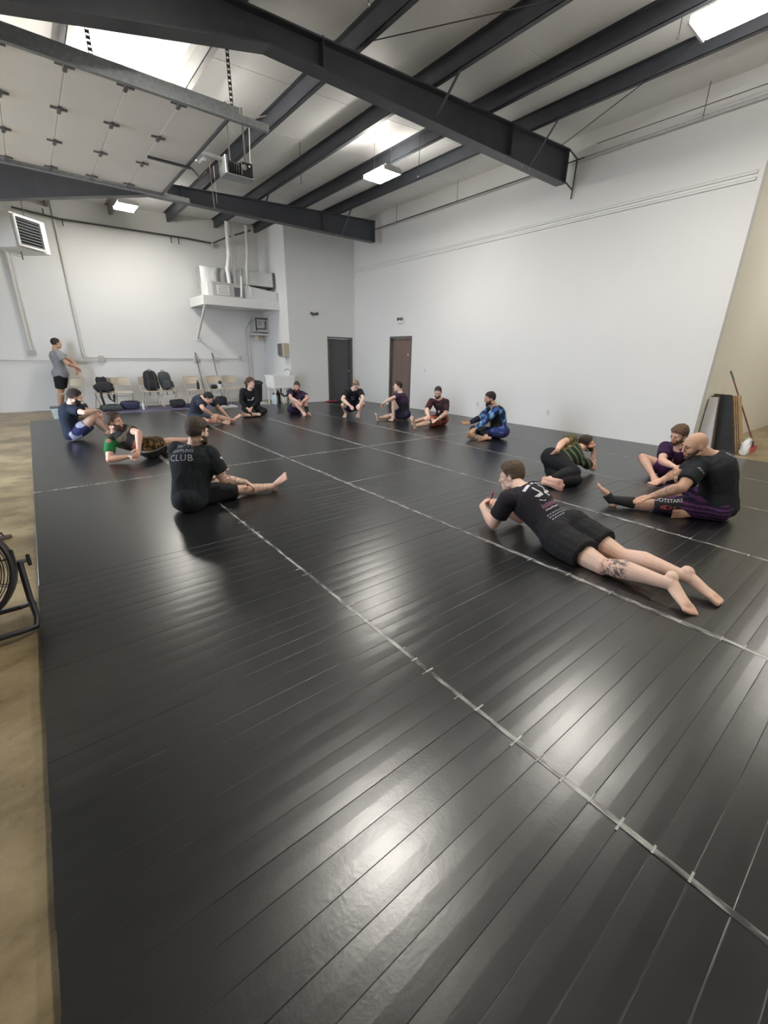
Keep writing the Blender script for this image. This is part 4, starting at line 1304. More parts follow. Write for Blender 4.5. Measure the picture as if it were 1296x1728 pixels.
class Body:
    def __init__(self, J, s=1.0, bulk=1.0, arm=1.0, leg=1.0, belly=0.0, slouch=.03, face=(0, -1, 0), hup=None, headup=.35, curl=(.35, .35), palm=(None, None), hs=1.0, neckr=1.0, footup=None):
        self.J = {k: np.array(v, float) for k, v in J.items()}
        self.s, self.bulk, self.arm, self.leg, self.belly = s, bulk, arm, leg, belly
        self.footup = footup
        self.slouch, self.curl, self.palm, self.hs, self.neckr = slouch, curl, palm, hs, neckr
        j = self.J
        self.rp = nrm(j['rhip']-j['lhip'])
        self.rc = nrm(j['rsh']-j['lsh'])
        self.ax = nrm(j['neck']-j['pel'])
        self.front = nrm(np.cross(self.ax, nrm(self.rp+self.rc)))
        self.L = np.linalg.norm(j['neck']-j['pel'])
        # head frame
        f = nrm(face)
        up0 = np.array(hup, float) if hup is not None else nrm(j['head']-j['neck'])*.6+np.array([0, 0, headup])
        u = nrm(up0-f*np.dot(up0, f))
        self.hf, self.hu = f, u
        self.hr = np.cross(f, u)
        self.hc = j['head'].copy()
    def spine(self, t):
        j = self.J
        mid = (j['pel']+j['neck'])/2-self.front*self.slouch*2
        if t < 0:
            d = nrm(mid-j['pel'])
            return j['pel']+d*t*self.L, d
        if t > 1:
            d = nrm(j['neck']-mid)
            return j['neck']+d*(t-1)*self.L, d
        p = j['pel']*(1-t)**2+2*mid*t*(1-t)+j['neck']*t*t
        d = nrm((mid-j['pel'])*(1-t)+(j['neck']-mid)*t)
        return p, d
    RINGS = [(-.20, .10, .075, .0), (-.12, .150, .105, -.005), (0.0, .168, .118, -.008), (.14, .158, .108, 0), (.32, .142, .098, .005), (.5, .152, .108, .006), (.68, .170, .120, .005), (.80, .172, .118, 0), (.90, .140, .092, -.004), (.97, .085, .072, -.004), (1.03, .058, .060, 0)]
    def torso(self, mb, infl=0.0, t0=-9, t1=9, n=22, flare=0.0):
        k = self.s
        rs = []
        ts = [r[0] for r in self.RINGS]
        want = sorted(set([r for r in ts if t0 < r < t1]+([t0] if t0 > -9 else [])+([t1] if t1 < 9 else [])))
        for t in want:
            w = np.interp(t, ts, [r[1] for r in self.RINGS])
            d = np.interp(t, ts, [r[2] for r in self.RINGS])
            o = np.interp(t, ts, [r[3] for r in self.RINGS])
            c, dr = self.spine(t)
            a = np.clip(t, 0, 1)
            rv = nrm(self.rp*(1-a)+self.rc*a)
            rv = nrm(rv-dr*np.dot(rv, dr))
            fv = np.cross(dr, rv)
            bl = self.belly*math.exp(-((t-.25)/.25)**2)
            fl_ = flare*max(0, (.15-t))
            b = 1+(self.bulk-1)*(1 if t < .93 else max(0, (1.03-t)/.1))
            rs.append((c+fv*(o+bl*.6)*k, rv*((w*b+bl*.4)*k+infl+fl_), fv*((d*b+bl*.6)*k+infl+fl_)))
        mb.loft(rs, n)
    def limb(self, mb, a, b, rad, infl=0.0, t0=0.0, t1=1.0, back=None, n=14, k=None, flare=0.0):
        a = np.asarray(a); b = np.asarray(b)
        u, v = frame_for(b-a)
        k = self.s if k is None else k
        ts = [r[0] for r in rad]
        want = sorted(set([t for t in ts if t0 < t < t1]+[t0, t1]))
        rs = []
        for t in want:
            r = np.interp(t, ts, [q[1] for q in rad])*k+infl+flare*t
            off = np.interp(t, ts, [q[2] if len(q) > 2 else 0 for q in rad])*k
            c = a+(b-a)*t+(back*off if back is not None else 0)
            rs.append((c, u*r, v*r))
        mb.loft(rs, n)
    UARM = [(0, .052), (.25, .055), (.55, .052), (.85, .043), (1, .041)]
    FARM = [(0, .041), (.22, .047), (.55, .039), (.9, .028), (1, .027)]
    THIGH = [(0, .092), (.3, .089), (.65, .073), (.92, .058), (1, .056)]
    CALF = [(0, .054, 0), (.12, .053, .008), (.32, .060, .014), (.6, .046, .008), (.85, .036, 0), (1, .036, 0)]
    def calf_back(self, sd):
        j = self.J
        sh = nrm(j[sd+'an']-j[sd+'kn'])
        ft = j[sd+'to']-j[sd+'an']
        b = -(ft-sh*np.dot(ft, sh))
        if np.linalg.norm(b) < .03:
            b = np.cross(sh, self.rp)
        return nrm(b)
    def hand(self, mb, sd, r=1.0):
        j = self.J; s = self.s
        w, h, el = j[sd+'wr'], j[sd+'ha'], j[sd+'el']
        d = nrm(h-w)
        pn = self.palm[0 if sd == 'l' else 1]
        pn = np.array(pn if pn is not None else (0, 0, -1.), float)
        nv = pn-d*np.dot(pn, d)
        if np.linalg.norm(nv) < .1:
            nv = self.front-d*np.dot(self.front, d)
        nv = nrm(nv)
        th = np.cross(d, nv)*(1 if sd == 'r' else -1)      # thumb side
        cu = self.curl[0 if sd == 'l' else 1]
        k = s*1.02
        mb.loft([(w, th*.026*k, nv*.020*k), (w+d*.03*k, th*.033*k, nv*.018*k), (w+d*.06*k, th*.041*k, nv*.016*k), (w+d*.092*k, th*.042*k, nv*.013*k)], 12)
        for q, (off, ln) in enumerate(((.031, .92), (.011, 1.05), (-.010, 1.0), (-.030, .78))):
            p = w+d*(.088-.004*abs(q-1))*k+th*off*k
            dd = nrm(d+th*off*.9)
            seg = (.042*ln, .027*ln, .021*ln)
            pts = [p]
            a = cu*(.8+.12*q)
            ang = 0
            for sl in seg:
                ang += a
                p = p+(dd*math.cos(ang)+nv*math.sin(ang))*sl*k
                pts.append(p)
            rr = .0095*k*r
            mb.tube(pts, [rr*1.08, rr, rr*.95, rr*.8], 8)
            mb.ball(pts[-1], rr*.8, n=8, m=6)
        p = w+d*.028*k+th*.030*k
        q1 = p+(d*.62+th*.62+nv*.35)*.045*k
        q2 = q1+(d*.85+th*.22+nv*.45)*.030*k
        q3 = q2+(d*.9+th*.05+nv*.4)*.024*k
        rr = .0115*k*r
        mb.tube([p, q1, q2, q3], [rr*1.3, rr*1.1, rr, rr*.8], 8)
        mb.ball(q3, rr*.8, n=8, m=6)
    def foot(self, mb, sd):
        j = self.J; k = self.s
        a, t, kn = j[sd+'an'], j[sd+'to'], j[sd+'kn']
        sh = nrm(kn-a)
        d0 = nrm(t-a)
        upv = sh-d0*np.dot(sh, d0)
        up = nrm(upv) if np.linalg.norm(upv) > .15 else nrm(np.array([0, 0, 1.])-d0*d0[2])
        if self.footup is not None:
            fu_ = np.array(self.footup, float)
            up = nrm(fu_-d0*np.dot(fu_, d0))
        # rotate so the sole line runs from heel to toe: heel sits below/behind the ankle
        heel = a-up*.042*k-nrm(d0-up*.25)*.042*k
        d = nrm(t-heel)
        up = nrm(up-d*np.dot(up, d))
        sx = np.cross(d, up)                  # to the person's right when toes forward
        inner = -sx if sd == 'r' else sx       # big toe side
        ln = np.linalg.norm(t-heel)
        mb.ball(heel+up*.012*k, (.035*k, .042*k, .035*k), np.array([sx, d, up]), n=12, m=8)
        mb.loft([(a+up*.02*k, sx*.036*k, d*.040*k), (a-up*.012*k, sx*.037*k, d*.046*k), (heel+d*.04*k+up*.012*k, sx*.034*k, d*.05*k)], 12)
        mb.loft([(heel+d*.0*k+up*.020*k, sx*.030*k, up*.026*k), (heel+d*ln*.30+up*.030*k, sx*.034*k, up*.040*k), (heel+d*ln*.55+up*.022*k, sx*.046*k, up*.030*k), (heel+d*ln*.76+up*.010*k, sx*.055*k, up*.022*k), (heel+d*ln*.82+up*.008*k, sx*.051*k, up*.015*k)], 14)
        for q, (off, ll, r) in enumerate(((.038, 1.0, .0165), (.013, 1.02, .0125), (-.009, .97, .0118), (-.028, .88, .0112), (-.044, .76, .0108))):
            p0 = heel+d*ln*.76+inner*off*k+up*.008*k
            p1 = heel+d*ln*(.80+.17*ll)+inner*off*1.02*k+up*.006*k
            mb.tube([p0, p1], r*k, 8)
            mb.ball(p1, r*k*1.02, n=8, m=6)
    def head_parts(self, mb):
        k = self.s*self.hs
        A = np.array([self.hr, self.hf, self.hu])
        W = lambda x, y, z: self.hc+(A[0]*x+A[1]*y+A[2]*z)*k
        def E(x, y, z, r, n=18, m=12):
            mb.ball(W(x, y, z), tuple(q*k for q in r), A, n, m)
        E(0, -.012, .030, (.076, .097, .088), 24, 16)      # cranium
        E(0, .022, .012, (.068, .072, .080))               # forehead / face mass
        E(0, .030, -.045, (.060, .064, .068))              # jaw mass
        E(0, .066, -.093, (.030, .026, .024))              # chin
        for s_ in (-1, 1):
            E(s_*.036, .066, -.020, (.028, .022, .024), 12, 8)     # cheek
            E(s_*.030, .083, .026, (.026, .012, .010), 10, 6)      # brow
            E(s_*.050, .012, -.072, (.018, .035, .022), 10, 6)     # jaw corner
            mb.ball(W(s_*.077, -.008, -.008), (.010*k, .020*k, .031*k), np.array([A[0], nrm(A[1]-A[2]*.2), nrm(A[2]+A[1]*.2)]), 10, 8)
            E(s_*.072, -.002, -.012, (.010, .016, .020), 8, 6)
        mb.loft([(W(0, .090, .022), A[0]*.009*k, A[1]*.010*k), (W(0, .103, -.008), A[0]*.011*k, A[1]*.012*k), (W(0, .108, -.026), A[0]*.017*k, A[1]*.015*k), (W(0, .098, -.036), A[0]*.013*k, A[1]*.010*k)], 10)
        E(0, .090, -.055, (.024, .011, .007), 10, 6)       # upper lip
        E(0, .088, -.068, (.021, .011, .008), 10, 6)       # lower lip
    def build_body(self, mb, fing=1.0):
        j = self.J; s = self.s
        self.torso(mb)
        nk = self.neckr
        # neck
        W = lambda x, y, z: self.hc+(self.hr*x+self.hf*y+self.hu*z)*s*self.hs
        b0 = self.spine(.93)[0]
        top = W(0, -.022, -.045)
        u, v = frame_for(top-b0)
        mid = (b0+top)/2
        mb.loft([(b0, u*.066*s*nk, v*.066*s*nk), (mid, u*.060*s*nk, v*.060*s*nk), (top, u*.057*s*nk, v*.057*s*nk)], 16)
        for sd in 'lr':
            sh, el, wr = j[sd+'sh'], j[sd+'el'], j[sd+'wr']
            hp, kn, an = j[sd+'hip'], j[sd+'kn'], j[sd+'an']
            p0 = self.spine(.95)[0]
            u, v = frame_for(sh-p0)
            mb.loft([(p0, u*.055*s, v*.055*s), ((p0+sh)/2, u*.056*s, v*.056*s), (sh, u*.053*s, v*.053*s)], 12)
            mb.ball(sh, .060*s*self.arm, n=14, m=10)
            self.limb(mb, sh, el, self.UARM, k=s*self.arm)
            mb.ball(el, .042*s*self.arm, n=12, m=8)
            self.limb(mb, el, wr, self.FARM, k=s*self.arm)
            self.hand(mb, sd, fing)
            mb.ball(hp-self.front*.02*s, .098*s*self.leg, n=14, m=10)
            self.limb(mb, hp, kn, self.THIGH, k=s*self.leg)
            mb.ball(kn, .056*s*self.leg, n=12, m=8)
            self.limb(mb, kn, an, self.CALF, back=self.calf_back(sd), k=s*self.leg)
            self.foot(mb, sd)
        self.head_parts(mb)
    # ---- garments
    def shirt(self, mb, infl=.016, hem=-.08, sleeve=.62, top=.985):
        j = self.J; s = self.s
        self.torso(mb, infl, hem, top, 26, flare=.03)
        if hem <= -.15:
            for sd in 'lr':
                mb.ball(j[sd+'hip']-self.front*.025*s, .098*s*self.leg+infl*1.05, n=14, m=10)
        for sd in 'lr':
            sh, el, wr = j[sd+'sh'], j[sd+'el'], j[sd+'wr']
            p0 = self.spine(.93)[0]
            u, v = frame_for(sh-p0)
            mb.loft([(p0, u*(.05*s+infl*.7), v*(.05*s+infl*.7)), (sh, u*(.052*s+infl*.7), v*(.052*s+infl*.7))], 12)
            mb.ball(sh, .060*s*self.arm+infl*.8, n=14, m=10)
            if sleeve <= 1:
                self.limb(mb, sh, el, self.UARM, infl, 0, sleeve, k=s*self.arm, flare=infl*.55)
            else:
                self.limb(mb, sh, el, self.UARM, infl*.8, 0, 1, k=s*self.arm)
                mb.ball(el, .042*s*self.arm+infl*.75, n=12, m=8)
                self.limb(mb, el, wr, self.FARM, infl*.6, 0, sleeve-1, k=s*self.arm)
    def shorts(self, mb, infl=.018, leg=.75, top=.13, flare=.02):
        j = self.J; s = self.s
        self.torso(mb, infl*.75, -.2, top, 24)
        for sd in 'lr':
            hp, kn, an = j[sd+'hip'], j[sd+'kn'], j[sd+'an']
            mb.ball(hp-self.front*.02*s, .098*s*self.leg+infl*.8, n=14, m=10)
            if leg <= 1:
                self.limb(mb, hp, kn, self.THIGH, infl, 0, leg, k=s*self.leg, flare=flare)
            else:
                self.limb(mb, hp, kn, self.THIGH, infl*.8, 0, 1, k=s*self.leg)
                mb.ball(kn, .056*s*self.leg+infl*.7, n=12, m=8)
                self.limb(mb, kn, an, self.CALF, infl*.6, 0, leg-1, back=self.calf_back(sd), k=s*self.leg)
    def torso_uv(self, V):
        """(t along the spine, sideways -left..+right, forward)"""
        d = V-self.J['pel']
        return (d@self.ax)/self.L, d@nrm(self.rp+self.rc), d@self.front

def hair_mesh(B, headbvh, fn, nth=40, nph=48, noise_amp=.0, nsc=30.0, seed=0.0):
    """shell over the head: fn(x,y,z unit dir in head frame) -> thickness (<=0: tucked under the skin)"""
    k = B.s*B.hs
    c = B.hc+(B.hf*.01+B.hu*.005)*k
    P = []
    EE = []
    def pt(th, ph):
        x, y, z = math.sin(th)*math.cos(ph), math.sin(th)*math.sin(ph), math.cos(th)
        dw = B.hr*x+B.hf*y+B.hu*z
        o = c+dw*.4
        hit = headbvh.ray_cast(Vector(o), Vector(-dw))
        r = .4-hit[3] if hit[0] is not None else .1*k
        r = max(r, .05*k)
        h = fn(x, y, z)
        EE.append(getattr(fn, 'e', 1.0) if h > 0 else 0.0)
        if h > 0:
            h = h*k*(1+noise_amp*(noise.noise(Vector((x*nsc*.1+seed, y*nsc*.1, z*nsc*.1))*3)+.6*noise.noise(Vector((x*9+seed, y*9, z*4))*2)))
            return c+dw*(r+h)
        return c+dw*(r-.012*k)
    for a in range(nth+1):
        th = math.pi*a/nth
        for b in range(nph):
            P.append(pt(max(1e-3, min(math.pi-1e-3, th)), 2*math.pi*b/nph))
    F = []
    for a in range(nth):
        for b in range(nph):
            b2 = (b+1) % nph
            F.append((a*nph+b, (a+1)*nph+b, (a+1)*nph+b2, a*nph+b2))
    return np.array(P), F, np.array(EE)

def sstep(a, b, x):
    t = min(1, max(0, (x-a)/(b-a)))
    return t*t*(3-2*t)

def hair_short(th=.012, top=.02, front=.62, back=-.52, fringe=0.0, side=.0):
    ys = [-1, -.60, -.36, -.24, -.02, .08, .20, .27, .45, .65, 1]
    zs = [back-.08, back-.05, back+.10, .02, .05, -.12, -.16, .16+side, .44, front-.02, front+.05]
    def f(x, y, z):
        ln = float(np.interp(y, ys, zs))+.05*noise.noise(Vector((x*5, y*5, z*5)))
        e = z-ln
        if e <= 0:
            return -1
        f.e = e
        return (th+(top-th)*sstep(.2, .9, z)+fringe*sstep(.2, .8, y)*sstep(.3, .7, z))*sstep(-.02, .22, e)+.0008
    f.e = 0
    return f

def beard_full(th=.012, low=.03):
    ys = [-.22, -.1, .1, .3, .5, .7, 1]
    zs = [-.10, -.18, -.36, -.48, -.53, -.50, -.47]
    def f(x, y, z):
        if y < -.2 or z < -.95:
            return -1
        if y > .55 and -.535 > z > -.665 and abs(x) < .21:      # mouth
            return -1
        e = float(np.interp(y, ys, zs))+.04*noise.noise(Vector((x*6, y*6, z*6)))-z
        if e <= 0:
            return -1
        return (th+low*sstep(.62, .88, -z)*sstep(.1, .5, y))*sstep(-.02, .14, e)*sstep(-.22, .12, y)+.0004
    return f

PEOPLE = []
def person(J, label, skin, hair=None, beard=None, shirt=None, shorts=None, voxel=.008, ink=None, brace=None, socks=None, shoes=None, cap=None, **kw):
    B = Body(J, **kw)
    base = (float(B.J['pel'][0]), float(B.J['pel'][1]), 0.0 if B.J['pel'][2] < .6 else FZ)
    gz = base[2]+.002
    mb = MB()
    B.build_body(mb, 1.0 if voxel < .0075 else 1.18)
    V, N, F = remeshed(mb, voxel, 2)
    V[:, 2] = np.maximum(V[:, 2], gz)
    skin = np.array(skin)
    C = np.tile(skin, (len(V), 1))
    # slight ruddiness at knees, elbows, hands, feet, face
    red = np.zeros(len(V))
    for q in ('lkn', 'rkn', 'lel', 'rel', 'lha', 'rha', 'lto', 'rto'):
        red += np.exp(-(np.linalg.norm(V-B.J[q], axis=1)/.075)**2)
    fd = np.linalg.norm(V-(B.hc+B.hf*.09*B.s), axis=1)
    red += np.exp(-(fd/.06)**2)*.8
    C = C*(1-np.clip(red, 0, 1)[:, None]*np.array([.02, .14, .16]))
    # lips
    lp = np.linalg.norm(V-(B.hc+(B.hf*.097-B.hu*.062)*B.s*B.hs), axis=1)
    C = np.where((lp < .022*B.s)[:, None], C*np.array([.85, .6, .6]), C)
    if ink:
        for a, b, t0, t1, dens in ink:
            t, d = seg_t(V, B.J[a], B.J[b])
            msk = (t > t0) & (t < t1) & (d < .085)
            idx = np.where(msk)[0]
            if len(idx):
                q = nz_arr(V[idx], 38)*.6+nz_arr(V[idx], 90, 3.)*.5
                edge = np.minimum(np.clip((t[idx]-t0)/.08, 0, 1), np.clip((t1-t[idx])/.08, 0, 1))
                f_ = np.clip((q+.12)*4, 0, 1)*dens*edge
                C[idx] = C[idx]*(1-f_[:, None])+np.array([.045, .05, .06])*f_[:, None]
    body = surf('person', V, F, 'skin', C, None, base)
    tag(body, label, 'person')
    hb = MB()
    B.head_parts(hb)
    bvh = BVHTree.FromPolygons([Vector(v) for v in hb.v], hb.f)
    if hair:
        fn, col = hair[0], np.array(hair[1])
        hv, hf_, he = hair_mesh(B, bvh, fn, 56, 64, noise_amp=hair[2] if len(hair) > 2 else .25, seed=base[0])
        w_ = np.clip((he-.02)/.28, 0, 1)[:, None]
        streak = (1+.35*np.array([noise.noise(Vector((p[0]*90, p[1]*90, p[2]*25))) for p in hv]))[:, None]
        surf('hair', hv, hf_, 'hair', (skin*.55+col*.3)*(1-w_)+col*1.25*w_*streak, body)
    if beard:
        fn, col = beard[0], np.array(beard[1])
        hv, hf_, he = hair_mesh(B, bvh, fn, noise_amp=.3, seed=base[1])
        surf('beard', hv, hf_, 'hair', np.tile(col, (len(hv), 1)), body)
    # eyes and brows
    k = B.s*B.hs
    W = lambda x, y, z: B.hc+(B.hr*x+B.hf*y+B.hu*z)*k
    for s_ in (-1, 1):
        eb = MB().ball(W(s_*.031, .0755, .006), .0125*k, np.array([B.hr, B.hf, B.hu]), 12, 8)
        eye = eb.build('eye', ['eye', 'iris'], body, smooth='all')
        cen = np.array(W(s_*.031, .0755, .006))-np.array(base)
        for p in eye.data.polygons:
            if np.dot(np.array(p.center)-cen, B.hf) > .0105*k:
                p.material_index = 1
        if hair or beard:
            br = MB().tube([W(s_*.014, .095, .028), W(s_*.030, .096, .033), W(s_*.046, .084, .027)], [.0035*k, .0042*k, .002*k], 6)
            surf('eyebrow', np.array(br.v), br.f, 'hair', np.tile(np.array((hair or beard)[1])*.8, (len(br.v), 1)), body)
    def garment(nm, build, colf, vox, amp, wsc):
        g = MB()
        build(g)
        V2, N2, F2 = remeshed(g, vox, 6)
        # folds
        n1 = np.array([noise.noise(Vector((p[0]*wsc, p[1]*wsc, p[2]*wsc*.55))) for p in V2])
        n2_ = np.array([noise.noise(Vector((p[0]*wsc*2.6+5, p[1]*wsc*2.6, p[2]*wsc*1.6))) for p in V2])
        dsp = amp*((1-np.abs(n1)*2.2)*.8+n2_*.6)
        V2 = V2+N2*dsp[:, None]
        V2[:, 2] = np.maximum(V2[:, 2], gz-.0005)
        return surf(nm, V2, F2, 'cloth', colf(V2, B), body), (V2, F2)
    out = {}
    vx = voxel*1.2
    if shirt:
        p = dict(infl=.017, hem=-.08, sleeve=.62)
        p.update(shirt.get('p', {}))
        o, d = garment(shirt.get('name', 't_shirt'), lambda g: B.shirt(g, **p), shirt['col'], vx, shirt.get('amp', .0055), 10)
        out['shirt'] = (o, d)
    if shorts:
        p = dict(infl=.019, leg=.72)
        p.update(shorts.get('p', {}))
        o, d = garment(shorts.get('name', 'shorts'), lambda g: B.shorts(g, **p), shorts['col'], vx, shorts.get('amp', .006), 10)
        out['shorts'] = (o, d)
    if brace:
        for sd, t0, t1, nm in brace:
            g = MB()
            if nm == 'ankle_brace':
                B.limb(g, B.J[sd+'kn'], B.J[sd+'an'], B.CALF, .008, t0, 1.0, back=B.calf_back(sd), k=B.s*B.leg)
                g.ball(B.J[sd+'an'], .048*B.s, n=12, m=8)
                dto = nrm(B.J[sd+'to']-B.J[sd+'an'])
                u, v = frame_for(dto)
                g.loft([(B.J[sd+'an'], u*.045*B.s, v*.045*B.s), (B.J[sd+'an']+dto*.075*B.s, u*.050*B.s, v*.045*B.s)], 14)
            else:
                B.limb(g, B.J[sd+'kn'], B.J[sd+'an'], B.CALF, .008, t0, t1, back=B.calf_back(sd), k=B.s*B.leg)
            V3, N3, F3 = remeshed(g, .008, 2)
            V3[:, 2] = np.maximum(V3[:, 2], gz-.0005)
            make(nm, V3, F3, 'brace', body, smooth='all')
    if shoes:
        for sd in 'lr':
            j = B.J
            a, t = j[sd+'an'], j[sd+'to']
            d = nrm(np.array([t[0]-a[0], t[1]-a[1], 0])); e = np.array([-d[1], d[0], 0]); b = np.array([a[0], a[1], base[2]])
            MB().loft([(b-d*.09+[0, 0, .045], e*.034, (0, 0, .045)), (b-d*.03+[0, 0, .055], e*.044, (0, 0, .055)), (b+d*.08+[0, 0, .042], e*.050, (0, 0, .04)), (b+d*.21+[0, 0, .025], e*.032, (0, 0, .022))], 12).build('shoe', shoes, body, smooth=True)
    out['B'] = B
    out['body'] = body
    return out

def solid(c):
    c = np.array(c)
    return lambda V, B: np.tile(c, (len(V), 1))

def project(polys2d, garment, B, body, t, side, mat, name, off=.0025, lat=0.0, up_axis=None, dirv=None, origin=None, right=None):
    """flat print laid on a garment: polys2d is a list of polygons in metres (x to the viewer's right, y up)"""
    V2, F2 = garment[1]
    bvh = BVHTree.FromPolygons([Vector(v) for v in V2], F2)
    if origin is None:
        c, ax = B.spine(t)
        rv = nrm(B.rc-ax*np.dot(B.rc, ax))
        fv = np.cross(ax, rv)
        nv = fv if side == 'front' else -fv
        xr = -rv if side == 'front' else rv
        c = c+xr*lat
        org = c+nv*.45
        upv = ax
    else:
        org, nv, xr, upv = origin, dirv, right, up_axis
    P, F = [], []
    for poly in polys2d:
        k = len(P)
        pts = []
        for x, y in poly:
            o = org+xr*x+upv*y
            h = bvh.ray_cast(Vector(o), Vector(-np.asarray(nv)))
            if h[0] is None or h[3] > .75:
                pts = None
                break
            pts.append(np.array(h[0])+np.array(h[1])*off)
        if pts:
            P += pts
            F.append(tuple(range(k, k+len(pts))))
    if F:
        return make(name, P, F, mat, body)

def text_polys(txt, size, spacing=1.0, shear=0.0):
    cu = bpy.data.curves.new('tmp', 'FONT')
    cu.body = txt
    cu.size = size
    cu.align_x = 'CENTER'
    cu.space_character = spacing
    cu.shear = shear
    cu.resolution_u = 2
    o = bpy.data.objects.new('tmp', cu)
    COL.objects.link(o)
    dg = bpy.context.evaluated_depsgraph_get()
    dg.update()
    me = bpy.data.meshes.new_from_object(o.evaluated_get(dg))
    me_polys = [[(me.vertices[i].co.x, me.vertices[i].co.y) for i in p.vertices] for p in me.polygons]
    bpy.data.objects.remove(o)
    bpy.data.meshes.remove(me)
    bpy.data.curves.remove(cu)
    return me_polys
def shift(polys, dx, dy, bend=0.0):
    return [[(x+dx, y+dy-bend*x*x) for x, y in p] for p in polys]
def grid(x0, x1, y0, y1, nx, ny):
    X = np.linspace(x0, x1, nx+1); Y = np.linspace(y0, y1, ny+1)
    return [[(X[i], Y[j]), (X[i+1], Y[j]), (X[i+1], Y[j+1]), (X[i], Y[j+1])] for i in range(nx) for j in range(ny)]
def ell(cx, cy, rx, ry, n=14):
    return [(cx+rx*math.cos(2*math.pi*i/n), cy+ry*math.sin(2*math.pi*i/n)) for i in range(n)]
def strip2(pts, w):
    """2-D polyline to quads"""
    out = []
    for (x0, y0), (x1, y1) in zip(pts, pts[1:]):
        l = math.hypot(x1-x0, y1-y0)+1e-9
        nx, ny = -(y1-y0)/l*w/2, (x1-x0)/l*w/2
        out.append([(x0+nx, y0+ny), (x0-nx, y0-ny), (x1-nx, y1-ny), (x1+nx, y1+ny)])
    return out
